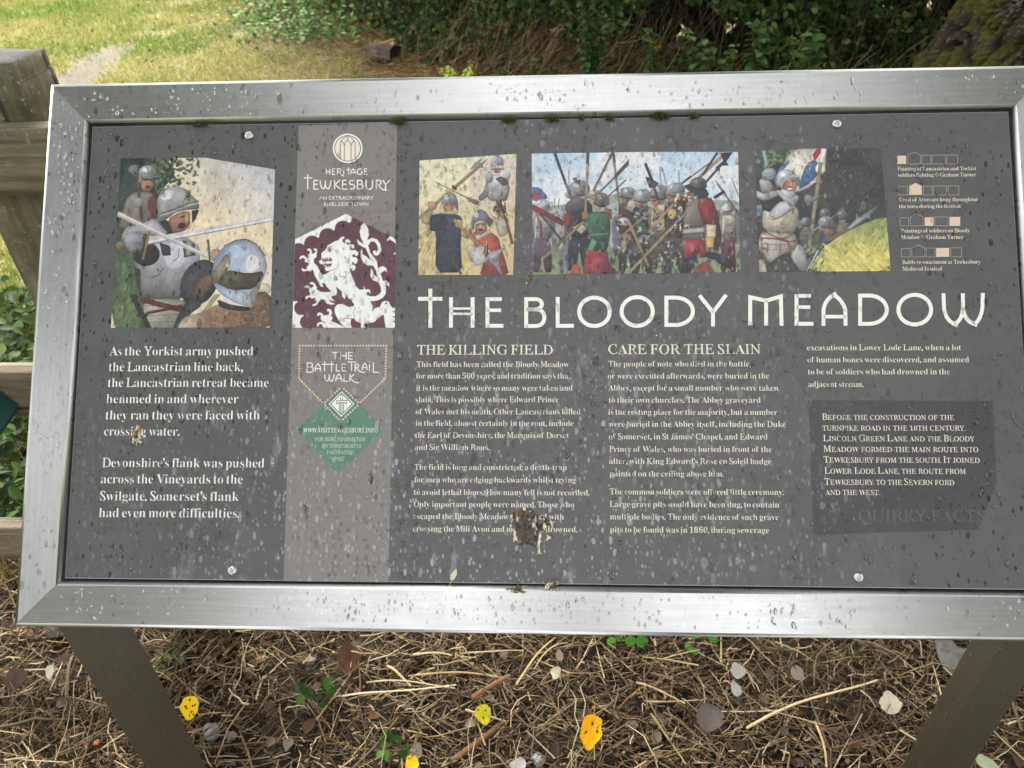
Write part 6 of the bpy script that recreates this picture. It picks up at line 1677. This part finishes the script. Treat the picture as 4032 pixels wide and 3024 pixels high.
def plant(px, py, Y, n, leaf, h, cols, label, name, cat_, seed, group=None, lean=(0, 0), width=.5, slim=.9):
    """an upright leafy weed: stems and paired leaves"""
    g = np.random.default_rng(seed)
    top = at_y(px, py, Y); base = np.array((top[0] + lean[0], top[1] + lean[1], 0.0))
    hh = max(.12, top[2]) if h is None else h
    base[2] = top[2] - hh
    o = tag(empty(name, tuple(base)), label, cat_, group)
    A, L_, Nr, sp, ss = [], [], [], [], []
    for s_ in range(n):
        d = np.array((g.normal(0, width * .35) - lean[0] / max(hh, .1), g.normal(0, width * .25), 1.0)); d /= np.linalg.norm(d)
        ln = hh * g.uniform(.7, 1.05)
        A.append((base, d, ln))
        m_ = int(5 + ln / (leaf * .55))
        for i in range(m_):
            t = .25 + .75 * i / (m_ - 1)
            for sd in (-1, 1):
                a = i * 1.6 + (0 if sd > 0 else math.pi) + g.normal(0, .3)
                out = np.array((math.cos(a), math.sin(a), .1))
                L_.append(base + d * ln * t); Nr.append(np.array((out[0] * .5, out[1] * .5 - .25, .8)))
                sp.append(out + np.array((0, 0, g.normal(-.25, .2)))); ss.append(leaf * g.uniform(.6, 1.1) * (1 - .35 * t))
    V, Fs, Cc = stems(np.array([a[0] for a in A]), np.array([a[1] for a in A]), np.array([a[2] for a in A]), np.full(n, .006), palette(n, ((96, 104, 62), (110, 90, 60)), g), g.normal(0, .05, n), 6, 5)
    mw = T(base); inv = np.asarray(base)
    link('stem', mesh_np('stem', V - inv, Fs, Cc, True), M_DRY, o, mw)
    Rm = along(np.array(sp), g.normal(0, .3, len(sp)))
    V, Fs, Cc = scatter(np.array(LEAF_V) * (slim * 1.5, 1, 1.6), LEAF_F, np.array(L_), Rm, np.array(ss), palette(len(L_), cols, g, .2))
    link('leaves', mesh_np('leaves', V - inv, Fs, Cc), M_LEAF, o, mw)
    return o
MID = ((92, 118, 66), (76, 100, 54), (108, 132, 80), (64, 88, 46))
plant(3225, 80, 4.7, 4, .12, .55, MID, 'tall broad leaved weed in front of the dark hedge, largest of the row', 'leafy_weed', 'weed', 1, 'leafy weeds before the hedge', slim=1.0)
plant(3010, 70, 4.85, 3, .10, .50, MID, 'broad leaved weed left of the largest weed before the hedge', 'leafy_weed', 'weed', 2, 'leafy weeds before the hedge')
plant(2800, 130, 4.9, 4, .085, .40, MID, 'pale weed before the hedge above the right end of the crowd photograph', 'leafy_weed', 'weed', 3, 'leafy weeds before the hedge')
plant(2330, 20, 5.35, 5, .065, .55, ((56, 90, 50), (66, 104, 58), (46, 74, 40)), 'bushy dark green weed before the hedge near the yellow leaf', 'leafy_weed', 'weed', 4, 'leafy weeds before the hedge')
plant(2600, 40, 5.15, 5, .06, .6, ((56, 86, 46), (70, 100, 54), (48, 74, 40)), 'thin trailing green weed left of the pale weed', 'leafy_weed', 'weed', 5, 'leafy weeds before the hedge')
plant(1800, 232, 5.7, 7, .055, .20, ((196, 208, 96), (170, 190, 80), (214, 214, 120)), 'lime yellow leafy sprig just above the upper frame', 'yellow_sprig', 'sprig', 6, width=1.6)
plant(1640, 20, 6.9, 8, .05, .6, ((60, 96, 52), (76, 112, 60), (50, 78, 42)), 'green bramble shoots hanging at the hedge edge behind the log', 'bramble', 'bramble', 7, width=.9)
def bramble(px, py, n, sx, sy, h, label, seed, cols):
    g = np.random.default_rng(seed); c = at_ground(px, py)
    o = tag(empty('bramble', tuple(c)), label, 'bramble', 'brambles')
    k = n
    x, y = g.normal(0, sx, k), g.normal(0, sy, k); z = np.abs(g.normal(0, h, k)) * np.exp(-(x / sx / 2) ** 2)
    nr = np.stack([g.normal(0, .4, k), g.normal(-.4, .4, k), np.ones(k)], -1)
    V, Fs, Cc = scatter(np.array(LEAF_V) * (1.3, 1, 1.4), LEAF_F, np.stack([x, y, z + .02], -1), frames(nr, g.uniform(0, 6.28, k)), g.uniform(.03, .075, k), palette(k, cols, g, .2))
    link('leaves', mesh_np('leaves', V, Fs, Cc), M_LEAF, o, T(c))
    m_ = 60
    dv = np.stack([g.normal(0, 1, m_), g.normal(0, .8, m_), np.abs(g.normal(.4, .3, m_))], -1)
    A = stems(np.stack([g.normal(0, sx * .5, m_), g.normal(0, sy * .5, m_), np.zeros(m_)], -1), dv, g.uniform(.2, .6, m_), np.full(m_, .005), palette(m_, ((110, 84, 60), (90, 96, 56)), g), g.normal(.1, .1, m_))
    link('stems', mesh_np('stems', A[0], A[1], A[2], True), M_DRY, o, T(c))
GB = ((98, 136, 60), (80, 116, 50), (118, 150, 72), (66, 98, 44))
bramble(1180, 70, 800, .34, .45, .16, 'bright green bramble patch on the brown ground left of the log', 1, GB)
bramble(1280, 150, 420, .35, .25, .10, 'low green bramble runner in front of the bigger patch', 2, GB)
bramble(1500, 60, 700, .4, .4, .30, 'darker bramble mound right behind the log', 4, ((62, 92, 44), (78, 108, 54), (50, 76, 38)))

# yellow leaf caught in the hedge
c = at_y(2578, 176, 5.2)
g = np.random.default_rng(4)
V, Fs, Cc = scatter(np.array(LEAF_V) * (1.8, 1, 1.5), LEAF_F, g.normal(0, .010, (3, 3)), frames(g.normal(0, .5, (3, 3)) + (0, -1, .4), g.uniform(0, 6, 3)), np.full(3, .05), palette(3, ((226, 178, 40),)))
tag(link('yellow_leaf', mesh_np('yellow_leaf', V, Fs, Cc), M_LEAF, None, T(c)), 'curled yellow leaf caught in the dark hedge', 'leaf')

# cut log
def log():
    c = at_ground(1512, 252)
    k = np.linalg.norm(c - CAM) / 3000
    L, R_ = 104 * k, 38 * k
    o = tag(empty('cut_log', tuple(c)), 'short weathered log with a dark rotten end lying before the hedge', 'log')
    bark = simple('log_bark', srgb(58, 48, 38), .9, 0, .9, 40, c2=srgb(112, 98, 80), stretch=(.3, 1, 1))
    nl, na = 24, 40
    V, Fs = [], []
    for i in range(nl + 1):
        for j in range(na):
            a = 2 * math.pi * j / na
            q = Vector((i / nl * 2, math.cos(a) * 1.6, math.sin(a) * 1.6))
            r = R_ * (1 + .26 * mnoise.noise(q) + .14 * mnoise.noise(q * 4))
            V.append(((i / nl - .5) * L, r * math.cos(a), R_ * .85 + r * math.sin(a)))
    for i in range(nl):
        for j in range(na): Fs.append((i * na + j, i * na + (j + 1) % na, (i + 1) * na + (j + 1) % na, (i + 1) * na + j))
    mw = T(c) @ Matrix.Rotation(-.42, 4, 'Z')
    link('bark', mesh_np('bark', V, Fs, None, True), bark, o, mw)
    rot_ = simple('rotten_wood', srgb(44, 34, 26), .9, 0, .6, 50, c2=srgb(26, 20, 16))
    for e in (0, nl):
        pts, E_ = [], []; sgn = -1 if e == 0 else 1
        for q in (1.0, .7, .4, .05):
            for j in range(na):
                v = Vector(V[e * na + j]); cc = Vector((v.x, 0, R_ * .85)); r = cc + (v - cc) * q
                r.x += sgn * (.003 + .012 * (1 - q) * mnoise.noise(r * 60) - .03 * (1 - q) * (e == nl))
                pts.append(r)
        for i in range(3):
            for j in range(na):
                f_ = (i * na + j, i * na + (j + 1) % na, (i + 1) * na + (j + 1) % na, (i + 1) * na + j)
                E_.append(f_ if sgn < 0 else f_[::-1])
        me = bpy.data.meshes.new('cut_end'); me.from_pydata(pts, [], E_)
        link('cut_end', me, rot_, o, mw)
    g2 = np.random.default_rng(2)
    V, Fs, Cc = stems(np.array([(0, 0, R_ * 1.7), (.03, .02, R_ * 1.65)]), np.array([(1, .2, .35), (.8, -.1, .2)]), np.array([.13, .10]), np.array([.05, .04]), palette(2, ((196, 156, 120), (150, 116, 84)), g2), np.array([.02, .02]), 4, 6)
    link('split_chip', mesh_np('split_chip', V, Fs, Cc), M_DRY, o, mw)
log()

# ------------------------------------------------------------------ trees
def trunk_mesh(cx, cy, r0, h, fl, lean, seed, na=200, zs=None):
    zs = np.concatenate([np.linspace(-.1, 2.6, 60), np.linspace(2.8, h, 14)]) if zs is None else zs
    a = np.linspace(0, 2 * math.pi, na, endpoint=False)
    V, Cc = [], []
    nz_ = mnoise.noise
    off = Vector((seed * 3.3, 0, 0))
    grey, dark, pale = srgb(68, 60, 47), srgb(24, 21, 17), srgb(100, 102, 88)
    mo, mo2, mb = srgb(84, 84, 30), srgb(52, 52, 22), srgb(54, 46, 32)
    for z in zs:
        base = r0 * (1 - .45 * max(0, z) / h) + fl * math.exp(-max(0, z) / .42)
        for t in a:
            c, s = math.cos(t), math.sin(t)
            root = fl * .5 * math.exp(-max(0, z) / .35) * max(0, math.sin(t * 4 + seed))
            P = Vector((c * base, s * base, z))
            wv = nz_(P * 5 + off) * .05
            q = Vector((P.x * 14 + wv * 30, P.y * 14, P.z * 1.9)) + off
            ridge = abs(nz_(q)) * 2.0                      # 0 in the furrow
            ridge = min(1, ridge * 1.5) 
            q2 = Vector((P.x * 34, P.y * 34, P.z * 15)) + off
            fine = nz_(q2); fine2 = nz_(P * 85 + off); fine3 = nz_(P * 190)
            d = .050 * (ridge - .6) + .016 * fine + .010 * fine2 + .004 * fine3
            m_ = -.80 * c - .10 * s + .60 * nz_(P * 3.2 + off) + .25 * nz_(P * 11) - .2 * max(0, z - .6)
            k = max(0, min(1, ridge * .7 + fine * .35 + fine2 * .3))
            col = dark * (1 - k) + grey * k
            if nz_(P * 95 + Vector((9, 9, 9))) + .35 * nz_(P * 7) > .42: col = pale
            if m_ > .60:
                w_ = min(1, (m_ - .60) * 5); mk = max(0, min(1, .5 + fine2 * .9 + fine3 * .6))
                mc = mo * mk + mo2 * (1 - mk) if ridge > .30 else mb
                col = col * (1 - w_) + mc * w_
                d += .010 * w_ * (.5 + fine3 + fine2)
            r = base + root + d
            V.append((cx + lean[0] * z + r * c, cy + lean[1] * z + r * s, z))
            Cc.append(col)
    n = len(zs)
    i = np.arange(n * na).reshape(n, na); j = np.roll(i, -1, 1)
    Fs = np.stack([i[:-1], j[:-1], j[1:], i[1:]], -1).reshape(-1, 4)
    return np.array(V), Fs, np.array(Cc)
def crown_leaves(centres, radii, n, leaf, cols, seed, flat=.75, holes=.42):
    g = np.random.default_rng(seed)
    P = []
    per = (np.array(radii) ** 2); per = per / per.sum()
    for c, r, q in zip(centres, radii, per):
        k = int(n * q)
        d = g.normal(0, 1, (k, 3)); d /= np.linalg.norm(d, axis=1, keepdims=True)
        rr = r * g.uniform(.45, 1.05, (k, 1)) ** .6
        P.append(np.array(c) + d * rr * (1, 1, flat))
    P = np.concatenate(P); f_ = fbm(P[:, 0] * .9 + 30, P[:, 1] * .9 + P[:, 2] * .8 + 30, seed)
    P = P[f_ + g.normal(0, .05, len(P)) > holes]; k = len(P)
    nr = g.normal(0, .7, (k, 3)) + (0, 0, .8)
    return scatter(np.array(LEAF_V) * (1.6, 1, 1.4), LEAF_F, P, frames(nr, g.uniform(0, 6.28, k)), g.uniform(.6, 1.2, k) * leaf, palette(k, cols, g, .25))
GREEN = ((58, 84, 36), (74, 102, 44), (46, 68, 30), (92, 118, 54))
def tree(name, x, y, trunk, crown, label, limbs, group=None):
    o = tag(empty(name, (x, y, 0)), label, 'tree', group)
    mw = Matrix.Translation((x, y, 0)); off = np.array((x, y, 0))
    V, Fs, Cc = trunk
    parts = [(V, Fs, Cc)]
    n = len(limbs)
    if n:
        parts.append(stems(np.array([l_[0] for l_ in limbs], float), np.array([np.subtract(l_[1], l_[0]) for l_ in limbs], float), np.array([np.linalg.norm(np.subtract(l_[1], l_[0])) for l_ in limbs]),
                           np.array([l_[2] for l_ in limbs]), palette(n, ((92, 84, 70),)), np.full(n, .05), 8, 10))
    V, Fs, Cc = cat(parts)
    link('trunk', mesh_np('trunk', V - off, Fs, Cc, True), M_BARK, o, mw)
    V, Fs, Cc = crown
    link('crown', mesh_np('crown', V - off, Fs, Cc), M_LEAF, o, mw)
    return o
M_BARK = leafy('bark', .85, 0)
TX, TY = 2.87, 4.40
cen = [(TX + dx, TY + dy, z) for dx, dy, z in ((0, 0, 8.2), (-2.6, .6, 6.6), (2.4, -.4, 6.8), (.2, 2.4, 6.4), (-.6, -2.2, 6.4), (-1.6, 2.0, 7.6), (1.6, -2.2, 7.4), (-3.6, 3.4, 6.6), (-.9, -3.6, 6.6))]  # some outer lobes, out of view, are added for shade
tree('mossy_tree', TX, TY, trunk_mesh(TX, TY, .60, 7.0, .42, (.02, .01), 3.0, 640, np.concatenate([np.linspace(-.1, .28, 14), np.linspace(.30, 1.12, 110), np.linspace(1.16, 7.0, 46)])),
     crown_leaves(cen, [2.4, 2.0, 2.0, 2.0, 2.0, 1.7, 1.7, 2.2, 1.9], 22000, .17, GREEN, 5),
     'large mossy furrowed tree trunk at the right end of the hedge', [((TX, TY, 4.6), c_, .34) for c_ in cen[1:]])

def plain_trunk(x, y, r, h, seed):
    V, Fs, Cc = trunk_mesh(x, y, r, h, r * .5, (0.01, 0.0), seed, 60)
    return V, Fs, Cc
# trees around the viewer, shown as grey reflections; the hedge one added for shade
def round_tree(name, x, y, h, r, n, label, seed, leaf=.24):
    g = np.random.default_rng(seed)
    cen, rad = [(x, y, h - r * .6)], [r * .8]
    for i in range(7):
        a = 2 * math.pi * i / 7 + g.normal(0, .2)
        cen.append((x + r * .62 * math.cos(a), y + r * .62 * math.sin(a), h - r * g.uniform(.7, 1.5))); rad.append(r * g.uniform(.45, .6))
    z0 = h - 2.0 * r
    tree(name, x, y, plain_trunk(x, y, .24, h - r, seed), crown_leaves(cen, rad, n, leaf, GREEN, seed, .9, .36), label,
         [((x, y, max(1.2, z0)), c_, .14) for c_ in cen[1:]], 'trees around the viewer')
round_tree('broadleaf_tree', -3.6, -1.5, 8.6, 2.7, 8500, 'round leafy tree left of the board, behind the viewer', 21)
round_tree('broadleaf_tree', 5.3, -2.0, 8.8, 2.8, 8500, 'round leafy tree right of the board, behind the viewer', 22)
round_tree('broadleaf_tree', -6.3, -7.2, 7.4, 2.8, 13000, 'low wide tree far behind the viewer on the left', 23)
round_tree('broadleaf_tree', 6.4, -7.4, 7.4, 2.8, 13000, 'low wide tree far behind the viewer on the right', 24)
round_tree('broadleaf_tree', -1.3, 11.6, 9.0, 2.6, 12000, 'leafy tree standing in the hedge beyond the meadow edge', 25)  # added out of view to block the sun over the hedge
g = np.random.default_rng(9)  # unseen slim tree added in place of the viewer's own dark reflection
cen = [(.35 + g.normal(0, .06), -5.4 + g.normal(0, .06), z) for z in np.arange(.9, 6.3, .38)]
tree('slim_tree', .35, -5.4, plain_trunk(.35, -5.4, .12, 3.6, 31), crown_leaves(cen, [.62 - .02 * i for i in range(len(cen))], 11000, .13, GREEN, 31, 1.0, .3),
     'slim upright tree straight behind the viewer', [])
